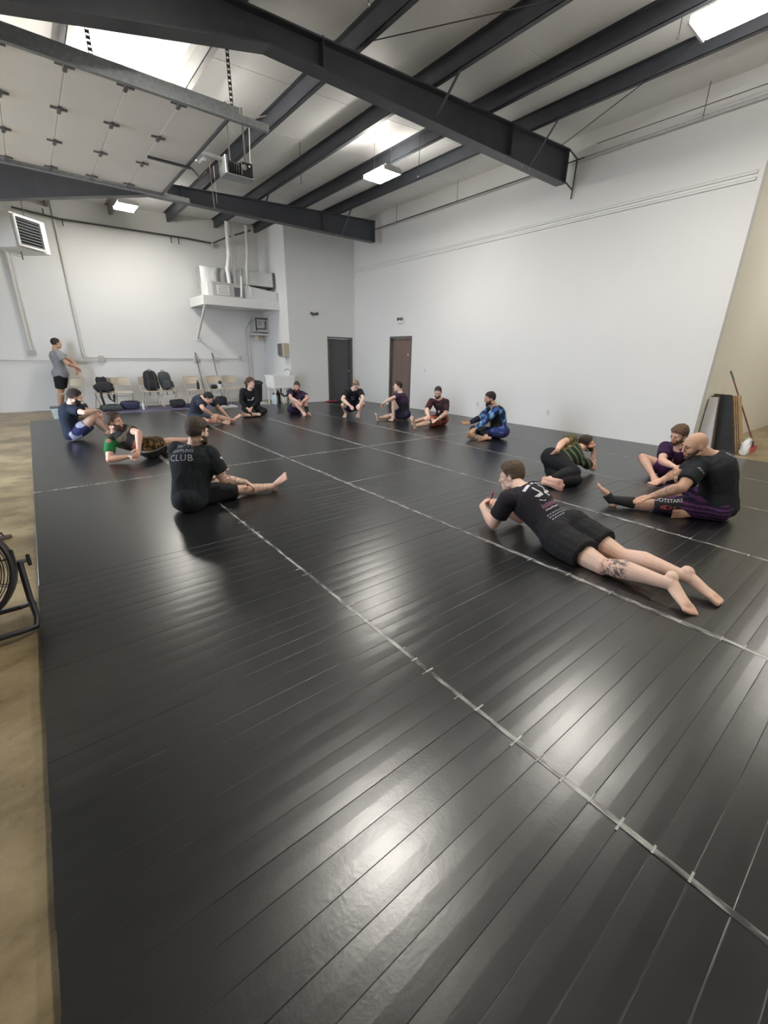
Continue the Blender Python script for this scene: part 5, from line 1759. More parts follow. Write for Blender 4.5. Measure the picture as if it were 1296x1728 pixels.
POSE = {
 'prone': {'pel': (3.233, 1.614, 0.118), 'neck': (3.22, 2.052, 0.413), 'head': (3.315, 2.222, 0.454), 'lsh': (3.037, 2.046, 0.336), 'rsh': (3.41, 2.044, 0.358), 'lel': (3.056, 2.184, 0.058), 'rel': (3.382, 2.116, 0.056), 'lwr': (3.163, 2.417, 0.151), 'rwr': (3.284, 2.335, 0.187), 'lha': (3.312, 2.458, 0.192), 'rha': (3.15, 2.28, 0.256), 'lhip': (3.13, 1.608, 0.101), 'rhip': (3.321, 1.579, 0.16), 'lkn': (3.028, 1.158, 0.058), 'rkn': (3.255, 1.128, 0.085), 'lan': (3.034, 0.707, 0.113), 'ran': (3.265, 0.668, 0.098), 'lto': (2.927, 0.544, 0.017), 'rto': (3.219, 0.466, 0.02)},
 'bald': {'pel': (5.202, 1.036, 0.128), 'neck': (5.13, 1.203, 0.627), 'head': (4.991, 1.312, 0.716), 'lsh': (4.946, 1.228, 0.539), 'rsh': (5.305, 1.294, 0.57), 'lel': (4.698, 1.246, 0.353), 'rel': (5.256, 1.443, 0.302), 'lwr': (4.657, 1.474, 0.208), 'rwr': (5.025, 1.321, 0.38), 'lha': (4.515, 1.543, 0.185), 'rha': (4.894, 1.352, 0.468), 'lhip': (5.101, 1.035, 0.11), 'rhip': (5.302, 1.052, 0.131), 'lkn': (4.875, 1.44, 0.089), 'rkn': (5.251, 1.51, 0.138), 'lan': (4.658, 1.842, 0.069), 'ran': (4.965, 1.174, 0.044), 'lto': (4.59, 1.992, 0.216), 'rto': (4.783, 1.288, 0.036)},
 'purp': {'pel': (6.675, 1.833, 0.088), 'neck': (6.343, 1.834, 0.45), 'head': (6.278, 1.849, 0.618), 'lsh': (6.368, 1.663, 0.41), 'rsh': (6.392, 2.003, 0.423), 'lel': (6.363, 1.431, 0.246), 'rel': (6.159, 1.93, 0.278), 'lwr': (6.287, 1.667, 0.221), 'rwr': (6.001, 1.737, 0.271), 'lha': (6.146, 1.696, 0.251), 'rha': (5.887, 1.648, 0.299), 'lhip': (6.739, 1.789, 0.146), 'rhip': (6.645, 1.925, 0.066), 'lkn': (6.321, 1.781, 0.156), 'rkn': (6.443, 2.264, 0.226), 'lan': (5.921, 1.811, 0.078), 'ran': (6.18, 1.994, 0.058), 'lto': (5.733, 1.849, 0.054), 'rto': (6.022, 1.884, 0.02)},
 'side': {'pel': (5.212, 2.87, 0.192), 'neck': (5.668, 2.812, 0.348), 'head': (5.837, 2.792, 0.405), 'lsh': (5.659, 2.721, 0.195), 'rsh': (5.577, 2.874, 0.487), 'lel': (5.906, 2.671, 0.066), 'rel': (5.297, 2.854, 0.461), 'lwr': (5.93, 2.727, 0.307), 'rwr': (5.069, 2.784, 0.398), 'lha': (5.825, 2.736, 0.407), 'rha': (5.117, 2.87, 0.29), 'lhip': (5.239, 2.854, 0.103), 'rhip': (5.19, 2.911, 0.273), 'lkn': (5.073, 2.473, 0.076), 'rkn': (5.1, 2.52, 0.16), 'lan': (4.696, 2.627, 0.061), 'ran': (4.712, 2.633, 0.102), 'lto': (4.72, 2.435, 0.036), 'rto': (4.703, 2.439, 0.091)},
 'club': {'pel': (1.008, 4.408, 0.116), 'neck': (1.109, 4.452, 0.619), 'head': (1.142, 4.349, 0.773), 'lsh': (0.991, 4.591, 0.574), 'rsh': (1.223, 4.319, 0.55), 'lel': (1.104, 4.645, 0.307), 'rel': (1.323, 4.308, 0.272), 'lwr': (1.341, 4.668, 0.203), 'rwr': (1.569, 4.332, 0.194), 'lha': (1.453, 4.654, 0.307), 'rha': (1.682, 4.37, 0.097), 'lhip': (0.946, 4.337, 0.138), 'rhip': (1.073, 4.478, 0.1), 'lkn': (1.214, 4.683, 0.166), 'rkn': (1.511, 4.501, 0.08), 'lan': (1.563, 4.888, 0.043), 'ran': (1.933, 4.431, 0.062), 'lto': (1.683, 5.046, 0.009), 'rto': (2.034, 4.318, 0.198)},
 'green': {'pel': (1.11, 6.986, 0.152), 'neck': (0.758, 7.255, 0.387), 'head': (0.775, 7.164, 0.548), 'lsh': (0.909, 7.271, 0.421), 'rsh': (0.669, 7.141, 0.273), 'lel': (1.017, 6.897, 0.408), 'rel': (0.6, 6.957, 0.062), 'lwr': (0.963, 6.82, 0.176), 'rwr': (0.858, 6.943, 0.078), 'lha': (0.913, 6.71, 0.116), 'rha': (0.912, 6.708, 0.111), 'lhip': (1.101, 6.918, 0.218), 'rhip': (1.139, 7.065, 0.106), 'lkn': (1.357, 7.262, 0.186), 'rkn': (1.409, 7.398, 0.078), 'lan': (1.776, 7.289, 0.168), 'ran': (1.811, 7.521, 0.066), 'lto': (1.83, 7.108, 0.235), 'rto': (1.864, 7.344, 0.142)},
 'orange': {'pel': (7.234, 6.984, 0.104), 'neck': (7.138, 6.947, 0.594), 'head': (7.046, 6.907, 0.75), 'lsh': (7.199, 6.779, 0.54), 'rsh': (7.032, 7.087, 0.534), 'lel': (7.079, 6.66, 0.304), 'rel': (6.823, 7.011, 0.348), 'lwr': (6.855, 6.689, 0.186), 'rwr': (6.693, 6.81, 0.261), 'lha': (6.707, 6.669, 0.174), 'rha': (6.554, 6.759, 0.239), 'lhip': (7.141, 6.984, 0.086), 'rhip': (7.326, 6.963, 0.121), 'lkn': (6.758, 6.794, 0.138), 'rkn': (7.072, 7.31, 0.112), 'lan': (6.352, 6.872, 0.065), 'ran': (6.656, 7.271, 0.073), 'lto': (6.22, 6.848, 0.213), 'rto': (6.544, 7.191, 0.218)},
 'knee': {'pel': (6.974, 8.022, 0.141), 'neck': (6.964, 8.091, 0.635), 'head': (6.907, 8.143, 0.8), 'lsh': (6.822, 7.99, 0.594), 'rsh': (7.112, 8.172, 0.573), 'lel': (6.547, 7.927, 0.559), 'rel': (7.039, 8.214, 0.302), 'lwr': (6.477, 8.132, 0.434), 'rwr': (7.224, 8.149, 0.146), 'lha': (6.484, 8.254, 0.353), 'rha': (7.284, 8.212, 0.027), 'lhip': (6.892, 8.069, 0.141), 'rhip': (7.031, 7.947, 0.161), 'lkn': (6.644, 7.976, 0.469), 'rkn': (6.817, 8.301, 0.091), 'lan': (6.729, 8.066, 0.077), 'ran': (6.408, 8.265, 0.061), 'lto': (6.563, 7.977, 0.021), 'rto': (6.277, 8.193, 0.188)},
 'blue': {'pel': (6.931, 5.086, 0.121), 'neck': (6.87, 5.192, 0.607), 'head': (6.775, 5.241, 0.758), 'lsh': (6.744, 5.059, 0.571), 'rsh': (6.918, 5.356, 0.53), 'lel': (6.577, 5.153, 0.352), 'rel': (6.661, 5.348, 0.396), 'lwr': (6.571, 5.354, 0.195), 'rwr': (6.442, 5.435, 0.299), 'lha': (6.426, 5.317, 0.18), 'rha': (6.297, 5.473, 0.306), 'lhip': (6.96, 4.997, 0.144), 'rhip': (6.91, 5.175, 0.099), 'lkn': (6.824, 5.403, 0.127), 'rkn': (6.762, 5.578, 0.136), 'lan': (6.581, 5.069, 0.048), 'ran': (6.466, 5.292, 0.054), 'lto': (6.39, 5.124, 0.03), 'rto': (6.275, 5.316, 0.109)},
 'crouch': {'pel': (6.277, 9.13, 0.252), 'neck': (6.166, 8.984, 0.707), 'head': (6.156, 8.837, 0.812), 'lsh': (6.306, 8.88, 0.655), 'rsh': (6.013, 9.06, 0.641), 'lel': (6.24, 8.653, 0.498), 'rel': (5.815, 8.935, 0.481), 'lwr': (6.047, 8.535, 0.392), 'rwr': (5.887, 8.732, 0.354), 'lha': (5.942, 8.461, 0.321), 'rha': (5.877, 8.591, 0.312), 'lhip': (6.367, 9.142, 0.277), 'rhip': (6.186, 9.141, 0.233), 'lkn': (6.284, 8.74, 0.375), 'rkn': (5.835, 8.941, 0.351), 'lan': (6.359, 9.029, 0.091), 'ran': (6.065, 9.164, 0.092), 'lto': (6.23, 8.898, 0.022), 'rto': (5.929, 9.041, 0.023)},
 'bear': {'pel': (5.31, 10.544, 0.105), 'neck': (5.389, 10.511, 0.589), 'head': (5.348, 10.384, 0.711), 'lsh': (5.54, 10.446, 0.511), 'rsh': (5.209, 10.519, 0.568), 'lel': (5.551, 10.173, 0.434), 'rel': (5.096, 10.29, 0.444), 'lwr': (5.33, 10.099, 0.344), 'rwr': (5.206, 10.086, 0.352), 'lha': (5.196, 10.04, 0.327), 'rha': (5.212, 9.943, 0.32), 'lhip': (5.218, 10.538, 0.12), 'rhip': (5.398, 10.571, 0.092), 'lkn': (5.574, 10.393, 0.292), 'rkn': (5.198, 10.305, 0.35), 'lan': (5.453, 10.064, 0.077), 'ran': (5.307, 10.018, 0.076), 'lto': (5.418, 9.879, 0.023), 'rto': (5.257, 9.835, 0.028)},
 'smile': {'pel': (4.291, 11.05, 0.134), 'neck': (4.321, 11.016, 0.624), 'head': (4.323, 10.922, 0.779), 'lsh': (4.491, 11.043, 0.569), 'rsh': (4.149, 11.066, 0.589), 'lel': (4.457, 10.887, 0.334), 'rel': (4.056, 10.986, 0.332), 'lwr': (4.264, 10.837, 0.184), 'rwr': (4.121, 10.798, 0.181), 'lha': (4.148, 10.751, 0.154), 'rha': (4.157, 10.659, 0.148), 'lhip': (4.385, 11.054, 0.13), 'rhip': (4.201, 11.077, 0.143), 'lkn': (4.536, 10.661, 0.099), 'rkn': (4.263, 10.668, 0.061), 'lan': (4.225, 10.394, 0.062), 'ran': (3.963, 10.386, 0.064), 'lto': (4.042, 10.469, 0.058), 'rto': (3.786, 10.308, 0.088)},
 'stretch': {'pel': (2.654, 9.988, 0.136), 'neck': (2.795, 9.82, 0.584), 'head': (2.843, 9.642, 0.583), 'lsh': (2.952, 9.901, 0.522), 'rsh': (2.669, 9.697, 0.522), 'lel': (3.156, 10.013, 0.348), 'rel': (2.662, 9.441, 0.387), 'lwr': (3.297, 9.937, 0.149), 'rwr': (2.854, 9.524, 0.242), 'lha': (3.4, 9.936, 0.04), 'rha': (2.964, 9.494, 0.143), 'lhip': (2.744, 10.007, 0.112), 'rhip': (2.566, 9.953, 0.148), 'lkn': (2.985, 9.659, 0.188), 'rkn': (2.744, 9.563, 0.116), 'lan': (3.379, 9.723, 0.06), 'ran': (3.123, 9.727, 0.045), 'lto': (3.528, 9.667, 0.188), 'rto': (3.233, 9.559, 0.036)},
 'navy': {'pel': (0.349, 9.191, 0.129), 'neck': (0.408, 9.147, 0.629), 'head': (0.478, 9.033, 0.757), 'lsh': (0.447, 9.322, 0.583), 'rsh': (0.402, 8.976, 0.558), 'lel': (0.643, 9.51, 0.48), 'rel': (0.549, 8.73, 0.518), 'lwr': (0.794, 9.305, 0.471), 'rwr': (0.729, 8.909, 0.537), 'lha': (0.809, 9.159, 0.444), 'rha': (0.822, 9.021, 0.499), 'lhip': (0.418, 9.268, 0.136), 'rhip': (0.369, 9.091, 0.126), 'lkn': (0.772, 9.245, 0.386), 'rkn': (0.69, 9.055, 0.416), 'lan': (0.931, 9.488, 0.084), 'ran': (0.855, 9.247, 0.082), 'lto': (1.047, 9.636, 0.018), 'rto': (0.967, 9.399, 0.017)},
 'stand': {'pel': (0.603, 14.296, 0.939), 'neck': (0.555, 14.308, 1.474), 'head': (0.63, 14.303, 1.657), 'lsh': (0.605, 14.492, 1.416), 'rsh': (0.612, 14.124, 1.427), 'lel': (0.878, 14.471, 1.24), 'rel': (0.755, 14.034, 1.171), 'lwr': (0.99, 14.342, 1.03), 'rwr': (0.938, 14.21, 1.079), 'lha': (0.887, 14.274, 0.929), 'rha': (1.025, 14.327, 1.015), 'lhip': (0.632, 14.395, 0.944), 'rhip': (0.528, 14.226, 0.938), 'lkn': (0.518, 14.454, 0.505), 'rkn': (0.48, 14.302, 0.488), 'lan': (0.446, 14.515, 0.068), 'ran': (0.388, 14.404, 0.062), 'lto': (0.51, 14.71, 0.014), 'rto': (0.42, 14.2, 0.018)},
}
SK = {'fair': (.76, .53, .42), 'pale': (.78, .57, .46), 'tan': (.56, .345, .24), 'ruddy': (.72, .45, .35)}
BLK = (.014, .015, .018)

# -- man lying prone, nearest right
def colf_prone(V, B):
    t, x, f = B.torso_uv(V)
    c = np.tile(np.array((.022, .020, .027)), (len(V), 1))
    return c
r = person(POSE['prone'], 'man lying face down on the mat propped on elbows, graphic black tee and shorts', SK['fair'],
           hair=(hair_short(.006, .030, fringe=.008), (.085, .055, .032), .3), shirt=dict(col=colf_prone, p=dict(hem=-.06)), shorts=dict(col=solid((.018, .018, .020)), p=dict(leg=.66, infl=.026, flare=.03)),
           voxel=.0062, ink=[('lkn', 'lan', -.02, .42, .85)], s=1.07, slouch=-.02, face=(-.33, .92, -.25), hup=(.15, .1, 1), curl=(.75, .75), palm=((.6, -.2, -.2), (-.6, -.3, -.2)), leg=1.13, arm=1.08, footup=(0, .55, -.83))
B = r['B']
arc = [(-.13+.26*i/12, .13+.035*math.sin(math.pi*i/12)) for i in range(13)]
W_ = strip2(arc[:5], .022)+strip2(arc[5:8], .016)+strip2(arc[8:], .020)
W_ += strip2([(-.055, .125), (-.045, .085), (-.018, .055)], .014)+strip2([(.03, .13), (.052, .09), (.05, .05), (.02, .03)], .014)
W_ += [[(-.10, .045), (-.01, .055), (-.005, .025), (-.06, .022)], [(.02, .05), (.09, .055), (.10, .035), (.03, .022)], [(-.075, .0), (.06, .022), (.085, .005), (-.03, -.03)]]
project(W_, r['shirt'], B, r['body'], .60, 'back', 'print_white', 'shirt_print', .004)
project([[(-.09+.02*i, -.045-.008*(i % 2)), (-.09+.02*i, -.085), (-.072+.02*i, -.085), (-.072+.02*i, -.045-.008*(i % 2))] for i in range(9)], r['shirt'], B, r['body'], .60, 'back', 'print_purple', 'shirt_emblem', .004)
low = strip2([(-.08+.02*i, -.105+.004*math.sin(i*2)) for i in range(9)], .013)+[[(x, y), (x+.016, y+.002), (x+.016, y-.008), (x, y-.010)] for y in (-.145, -.17, -.195) for x in np.arange(-.10, .10, .024)]
project(low, r['shirt'], B, r['body'], .60, 'back', 'print_grey', 'shirt_lettering', .004)
# phone in his hands
h = (B.J['lha']+B.J['rha'])/2
t = thing('phone', 'small phone held up in both hands by the prone man', 'phone', tuple(h))
MB().obox(h, (.75, .5, .1), (0, -.2, 1), .036, .072, .005, .004).build('phone_case', 'red', t)
MB().obox(h+np.array([.004, -.006, .001]), (.75, .5, .1), (0, -.2, 1), .031, .064, .003).build('phone_screen', 'black_plastic', t)

# -- bald man sitting, legs out
def colf_bald_shorts(V, B):
    t, d = seg_t(V, B.J['lhip'], B.J['lkn'])
    u, v = frame_for(B.J['lkn']-B.J['lhip'])
    st = np.sin(((V@np.array([0, 0, 1.]))*150+(V@u)*60))
    c = np.where((st > .15)[:, None], np.array((.105, .035, .125)), np.array((.022, .012, .032)))
    return c
r = person(POSE['bald'], 'bald man in black tee and purple striped shorts sitting with one leg out', SK['tan'],
           beard=(beard_full(.002, .003), (.11, .065, .045)),
           shirt=dict(col=solid((.018, .021, .024)), p=dict(hem=-.10, sleeve=.72, infl=.022)), shorts=dict(col=colf_bald_shorts, p=dict(leg=1.14, infl=.026)),
           voxel=.0065, brace=[('l', .52, 1.0, 'ankle_brace')], ink=[('lel', 'lwr', .0, .9, .35)], s=1.07, bulk=1.12, arm=1.15, leg=1.08, belly=.03, slouch=.05, face=(-.72, .62, -.30), hup=(-.2, .1, 1), curl=(.25, .6), palm=((0, 0, -1), (-.5, .6, .2)), neckr=1.1)
B = r['B']
hp, kn = B.J['lhip'], B.J['lkn']
dl = nrm(kn-hp)
nv = nrm(np.array([-.63, -.78, .25])-dl*np.dot(dl, np.array([-.63, -.78, .25])))
upv = np.cross(-dl, nv)
upv = upv if upv[2] > 0 else -upv
pc = hp+(kn-hp)*.93
project(grid(-.115, .115, -.07, .075, 14, 8), r['shorts'], B, r['body'], 0, 'x', 'print_black', 'shorts_panel', .002, origin=pc+nv*.4, dirv=nv, right=nrm(np.cross(upv, nv)), up_axis=upv)
project(shift(text_polys('ROOTSTARS', .050, .95), 0, .026, -1.0), r['shorts'], B, r['body'], 0, 'x', 'print_white', 'shorts_lettering', .004, origin=pc+nv*.4, dirv=nv, right=nrm(np.cross(upv, nv)), up_axis=upv)
project([ell(.0, -.025, .055, .022), ell(.075, -.02, .012, .012)], r['shorts'], B, r['body'], 0, 'x', 'print_red', 'shorts_emblem', .004, origin=pc+nv*.4, dirv=nv, right=nrm(np.cross(upv, nv)), up_axis=upv)
sl = B.J['lsh']+(B.J['lel']-B.J['lsh'])*.30
nv = nrm(np.array([-.55, -.80, .35]))
ua = nrm(B.J['lsh']-B.J['lel']); ua = nrm(ua-nv*np.dot(ua, nv))
project(strip2([(-.045, -.004), (-.03, .012), (-.015, -.006), (.0, .010), (.015, -.004), (.03, .01), (.045, .002)], .009), r['shirt'], B, r['body'], 0, 'x', 'print_grey', 'sleeve_logo', .003, origin=sl+nv*.4, dirv=nv, right=np.cross(ua, nv), up_axis=ua)
project(strip2([(-.02, .06), (-.03, .03), (-.02, 0), (.01, -.02)], .014)+strip2([(.03, .05), (.05, .0), (.04, -.03)], .012), r['shirt'], B, r['body'], .84, 'back', 'print_grey', 'shirt_print', .003)

# -- man in plum skull tee behind him
def colf_skull(V, B):
    return np.tile(np.array((.036, .014, .052)), (len(V), 1))
r = person(POSE['purp'], 'man in plum tee with skull print sitting knees bent against the stacked panels', SK['ruddy'],
           hair=(hair_short(.016, .026, fringe=.012), (.115, .062, .035), .4), beard=(beard_full(.004, .006), (.12, .06, .03)),
           shirt=dict(col=colf_skull), shorts=dict(col=solid((.085, .028, .11)), p=dict(leg=.62)), voxel=.0072,
           s=.98, slouch=.06, face=(-.85, .35, -.38), hup=(-.25, -.05, 1), curl=(.6, .6), leg=1.04, arm=1.08)
B = r['B']
sk = [ell(0, .02, .072, .062, 18), [(-.045, -.03), (.045, -.03), (.035, -.075), (-.035, -.075)]]
project(sk, r['shirt'], B, r['body'], .70, 'front', 'print_white', 'shirt_print', .003, lat=-.08)
project([ell(-.028, .012, .018, .02), ell(.028, .012, .018, .02), [(-.008, -.02), (.008, -.02), (0, -.004)]]+[[(x, -.035), (x+.004, -.035), (x+.004, -.07), (x, -.07)] for x in (-.022, -.002, .018)], r['shirt'], B, r['body'], .70, 'front', 'print_black', 'print_detail', .0055, lat=-.08)

# -- man lying on his side
def colf_side(V, B):
    t, x, f = B.torso_uv(V)
    st = np.sin(t*38+x*22)
    c = np.where((st > .55)[:, None], np.array((.16, .20, .11)), np.array((.022, .034, .026)))
    ts, d = seg_t(V, B.J['rsh'], B.J['rel'])
    on = (d < .105) & (ts > .02) & (np.abs(x) > .10)
    n_ = nz_arr(V, 14, 2.)
    c = np.where(on[:, None], np.where((n_ > 0)[:, None], np.array((.26, .19, .07)), np.array((.09, .085, .04))), c)
    return c
r = person(POSE['side'], 'bearded man lying on his side, head on hand, green striped top and black tights', SK['ruddy'],
           hair=(hair_short(.008, .012), (.045, .03, .022)), beard=(beard_full(.006, .010), (.04, .025, .018)),
           shirt=dict(col=colf_side, name='rash_guard', p=dict(infl=.012, hem=.05), amp=.003), shorts=dict(col=solid(BLK), name='black_tights', p=dict(leg=1.93, infl=.013, top=.16), amp=.004), voxel=.0068,
           ink=[('lel', 'lwr', .0, 1.0, .55)], s=.97, slouch=.02, face=(.35, -.90, .05), hup=(-.45, .1, 1), curl=(.5, .25), palm=((-.6, -.2, .3), (.63, .78, -.3)), bulk=1.14, leg=1.24, arm=1.05)

# -- man with the club shirt
r = person(POSE['club'], 'man seen from behind in black club tee sitting with one leg stretched out', SK['fair'],
           hair=(hair_short(.010, .030, fringe=.006), (.06, .042, .028), .3), beard=(beard_full(.005, .010), (.065, .035, .02)),
           shirt=dict(col=solid((.015, .018, .023)), p=dict(sleeve=.68, infl=.024, hem=-.20)), shorts=dict(col=solid((.020, .024, .027)), p=dict(leg=.97, infl=.020, flare=.01)),
           voxel=.0065, ink=[('rel', 'rwr', -.1, .95, .6), ('rkn', 'ran', .35, .8, .4)], s=1.02, bulk=1.12, arm=1.1, leg=1.05, slouch=.05, face=(.90, .36, -.10), hup=(0, 0, 1), curl=(.3, .25), palm=(None, (0, .3, -1)), belly=.015)
B = r['B']
ln1 = shift(text_polys('MISFITS', .062, 1.05), 0, .085)
ln2 = shift(text_polys('GRAPPLING', .044, 1.0), 0, .035)
ln3 = shift(text_polys('CLUB', .088, 1.1), 0, -.05)
project(ln1, r['shirt'], B, r['body'], .78, 'back', 'print_grey', 'shirt_lettering', .004, lat=-.03)
project(ln2, r['shirt'], B, r['body'], .78, 'back', 'print_grey', 'shirt_lettering', .004, lat=-.03)
project(ln3, r['shirt'], B, r['body'], .78, 'back', 'print_grey', 'shirt_lettering', .004, lat=-.03)
sl = B.J['rsh']+(B.J['rel']-B.J['rsh'])*.28
nv = nrm(np.array([.75, -.55, .35]))
ua = nrm(B.J['rsh']-B.J['rel']); ua = nrm(ua-nv*np.dot(ua, nv))
project([ell(-.012, .012, .012, .012), ell(.012, -.008, .014, .018)], r['shirt'], B, r['body'], 0, 'x', 'print_white', 'sleeve_logo', .003, origin=sl+nv*.4, dirv=nv, right=np.cross(ua, nv), up_axis=ua)

# -- reclining man in green
def colf_green(V, B):
    t, x, f = B.torso_uv(V)
    n_ = nz_arr(V, 9, 4.)
    c = np.where((t+n_*.1 < .38)[:, None], np.array((.27, .085, .045)), np.array((.024, .025, .024)))
    c = np.where((np.abs(t-.66+n_*.12) < .07)[:, None], np.array((.16, .13, .10)), c)
    ts, d = seg_t(V, B.J['rsh'], B.J['rel'])
    on = (x > .085) & (ts > -.35) & (d < .13) & (t > .5)
    c = np.where(on[:, None], np.array((.018, .165, .050)), c)
    q = np.linalg.norm(V-(B.J['rsh']+np.array([-.02, -.06, .03])), axis=1)
    c = np.where((q < .035)[:, None], np.array((.42, .20, .14)), c)
    ts, d = seg_t(V, B.J['lsh'], B.J['lel'])
    return c
def colf_leo(V, B):
    n_ = nz_arr(V, 26, 1.)
    c = np.where((n_ > .08)[:, None], np.array((.20, .11, .035)), np.array((.035, .022, .012)))
    # black side panel with pale edge on the lower leg side
    t, d = seg_t(V, B.J['rhip'], B.J['rkn'])
    z = V[:, 2]
    c = np.where((z < .125)[:, None], np.array((.018, .018, .018)), c)
    c = np.where((np.abs(z-.132) < .010)[:, None], np.array((.45, .45, .40)), c)
    return c
r = person(POSE['green'], 'bearded man in green-sleeved rash guard reclining on one elbow', SK['ruddy'],
           hair=(hair_short(.022, .032, fringe=.008), (.055, .033, .024), .35), beard=(beard_full(.010, .032), (.06, .03, .02)),
           shirt=dict(col=colf_green, name='rash_guard', p=dict(infl=.012, hem=.0), amp=.003), shorts=dict(col=colf_leo, p=dict(leg=.82, infl=.02, flare=.012)), voxel=.0075,
           s=1.0, slouch=.02, face=(.80, -.52, .05), hup=(0, 0, 1), curl=(.5, .5), arm=1.05, palm=((-.5, -.3, -.4), (0, 0, -1)))
B = r['B']
nv = nrm(np.array([-.55, -.8, .2])); dl = nrm(B.J['rkn']-B.J['rhip']); dl = nrm(dl-nv*np.dot(dl, nv)); upv = np.cross(nv, dl); upv = upv if upv[2] > 0 else -upv
pc = B.J['rhip']+(B.J['rkn']-B.J['rhip'])*.3
project(strip2([(-.03, -.03), (.03, .03)], .018)+strip2([(-.03, .03), (.03, -.03)], .018), r['shorts'], B, r['body'], 0, 'x', 'print_white', 'shorts_print', .003, origin=pc+nv*.4, dirv=nv, right=dl, up_axis=upv)

# -- bearded man, orange shorts
def colf_dark_red(V, B):
    t, x, f = B.torso_uv(V)
    n_ = nz_arr(V, 11, 6.)
    return np.where(((n_ > .12) & (t > .35))[:, None], np.array((.085, .018, .028)), np.array((.020, .018, .019)))
def colf_orange(V, B):
    n_ = nz_arr(V, 13, 6.)
    return np.where((n_ > .18)[:, None], np.array((.12, .03, .025)), np.array((.40, .085, .05)))
r = person(POSE['orange'], 'dark-bearded man in dark red rash guard and orange shorts sitting legs out', SK['fair'],
           hair=(hair_short(.006, .014), (.018, .013, .012)), beard=(beard_full(.005, .012), (.016, .012, .011)),
           shirt=dict(col=colf_dark_red, name='rash_guard', p=dict(infl=.012, sleeve=.8), amp=.003), shorts=dict(col=colf_orange, p=dict(leg=.7)), voxel=.0085,
           ink=[('lel', 'lwr', -.1, 1, .5), ('lsh', 'lel', .7, 1.1, .5)], brace=[('l', .02, .10, 'knee_strap')], s=1.0, slouch=.05, face=(-.78, -.52, -.38), hup=(-.2, -.2, 1), bulk=1.06, arm=1.08)
B = r['B']
project([ell(-.02, -.02, .018, .028)], r['shirt'], B, r['body'], .55, 'front', 'print_white', 'shirt_print', .003)

# -- profile sitter with one knee up, in front of the brown door
def colf_plum(V, B):
    t, x, f = B.torso_uv(V)
    return np.where((t > .55)[:, None], np.array((.045, .026, .070)), np.array((.018, .018, .026)))
r = person(POSE['knee'], 'man in plum and black tee sitting one knee up before the brown door', SK['pale'],
           hair=(hair_short(.012, .022, fringe=.006), (.028, .02, .018), .3), shirt=dict(col=colf_plum), shorts=dict(col=solid((.028, .022, .058)), p=dict(leg=.55)), voxel=.0085,
           s=.98, slouch=.05, face=(-.88, .38, .0), hup=(0, 0, 1), curl=(.4, .2))

# -- blue rash guard
def colf_blue(V, B):
    t, x, f = B.torso_uv(V)
    n_ = nz_arr(V, 12, 8.)
    camo = np.where((n_ > .18)[:, None], np.array((.22, .40, .60)), np.where((n_ > -.1)[:, None], np.array((.05, .13, .36)), np.array((.018, .03, .09))))
    blk = (np.abs(x) < .155) & (t > .22) & (f < .10)
    c = np.where(blk[:, None], np.array((.014, .015, .016)), camo)
    c = np.where(((t < .24) & (np.abs(x) < .2))[:, None], np.where((n_ > .1)[:, None], np.array((.10, .16, .42)), np.array((.03, .045, .17))), c)
    tw, d = seg_t(V, B.J['rel'], B.J['rwr'])
    c = np.where(((tw > .1) & (d < .07))[:, None], np.array((.02, .022, .045)), c)
    return c
def colf_blue_pants(V, B):
    t1, d1 = seg_t(V, B.J['lhip'], B.J['lkn']); t2, d2_ = seg_t(V, B.J['rhip'], B.J['rkn'])
    k = np.minimum(np.where(d1 < .14, t1, 1), np.where(d2_ < .14, t2, 1))
    return np.where((k < .35)[:, None], np.array((.028, .034, .12)), np.array((.030, .033, .038)))
r = person(POSE['blue'], 'bearded man in blue camouflage long-sleeve rash guard sitting cross-legged', SK['tan'],
           hair=(hair_short(.008, .018), (.018, .014, .014)), beard=(beard_full(.005, .010), (.016, .012, .012)),
           shirt=dict(col=colf_blue, name='rash_guard', p=dict(infl=.013, sleeve=1.92, hem=-.06), amp=.003), shorts=dict(col=colf_blue_pants, name='tights', p=dict(leg=1.75, infl=.013), amp=.003), voxel=.008,
           s=1.03, slouch=.05, face=(-.78, .58, -.22), hup=(-.1, .1, 1), curl=(.35, .15), palm=((0, 0, -1), (-.5, -.6, .6)), bulk=1.08, arm=1.1, leg=1.05)

# -- crouching man
r = person(POSE['crouch'], 'fair-haired man in black tee crouching on his heels beside the dark door', SK['pale'],
           hair=(hair_short(.006, .010), (.20, .135, .085)), shirt=dict(col=solid((.014, .015, .019))), shorts=dict(col=solid((.026, .026, .075)), p=dict(leg=.8)), voxel=.009,
           s=.98, slouch=.06, face=(-.45, -.62, -.65), hup=(-.4, -.5, .9), curl=(.45, .45))
B = r['B']
project(text_polys('RX', .075, 1.0)+[ell(0, -.03, .05, .012)], r['shirt'], B, r['body'], .62, 'front', 'print_grey', 'shirt_print', .004)

# -- man sitting knees up by the sink
def colf_bear(V, B):
    t, x, f = B.torso_uv(V)
    return np.where((np.abs(x) > .13)[:, None], np.array((.050, .030, .070)), np.array((.022, .016, .030)))
r = person(POSE['bear'], 'man in dark plum tee hugging his knees in front of the sink', SK['ruddy'],
           hair=(hair_short(.007, .012), (.055, .036, .028)), beard=(beard_full(.004, .006), (.07, .04, .03)), shirt=dict(col=colf_bear), shorts=dict(col=solid((.055, .026, .085)), p=dict(leg=.6)), voxel=.009,
           brace=[('l', .5, 1, 'ankle_brace')], s=.98, slouch=.07, face=(-.50, -.80, -.35), hup=(0, -.1, 1), curl=(.5, .5))
project([ell(0, 0, .05, .02), ell(.05, -.05, .02, .03)], r['shirt'], r['B'], r['body'], .55, 'front', 'print_grey', 'shirt_print', .004)

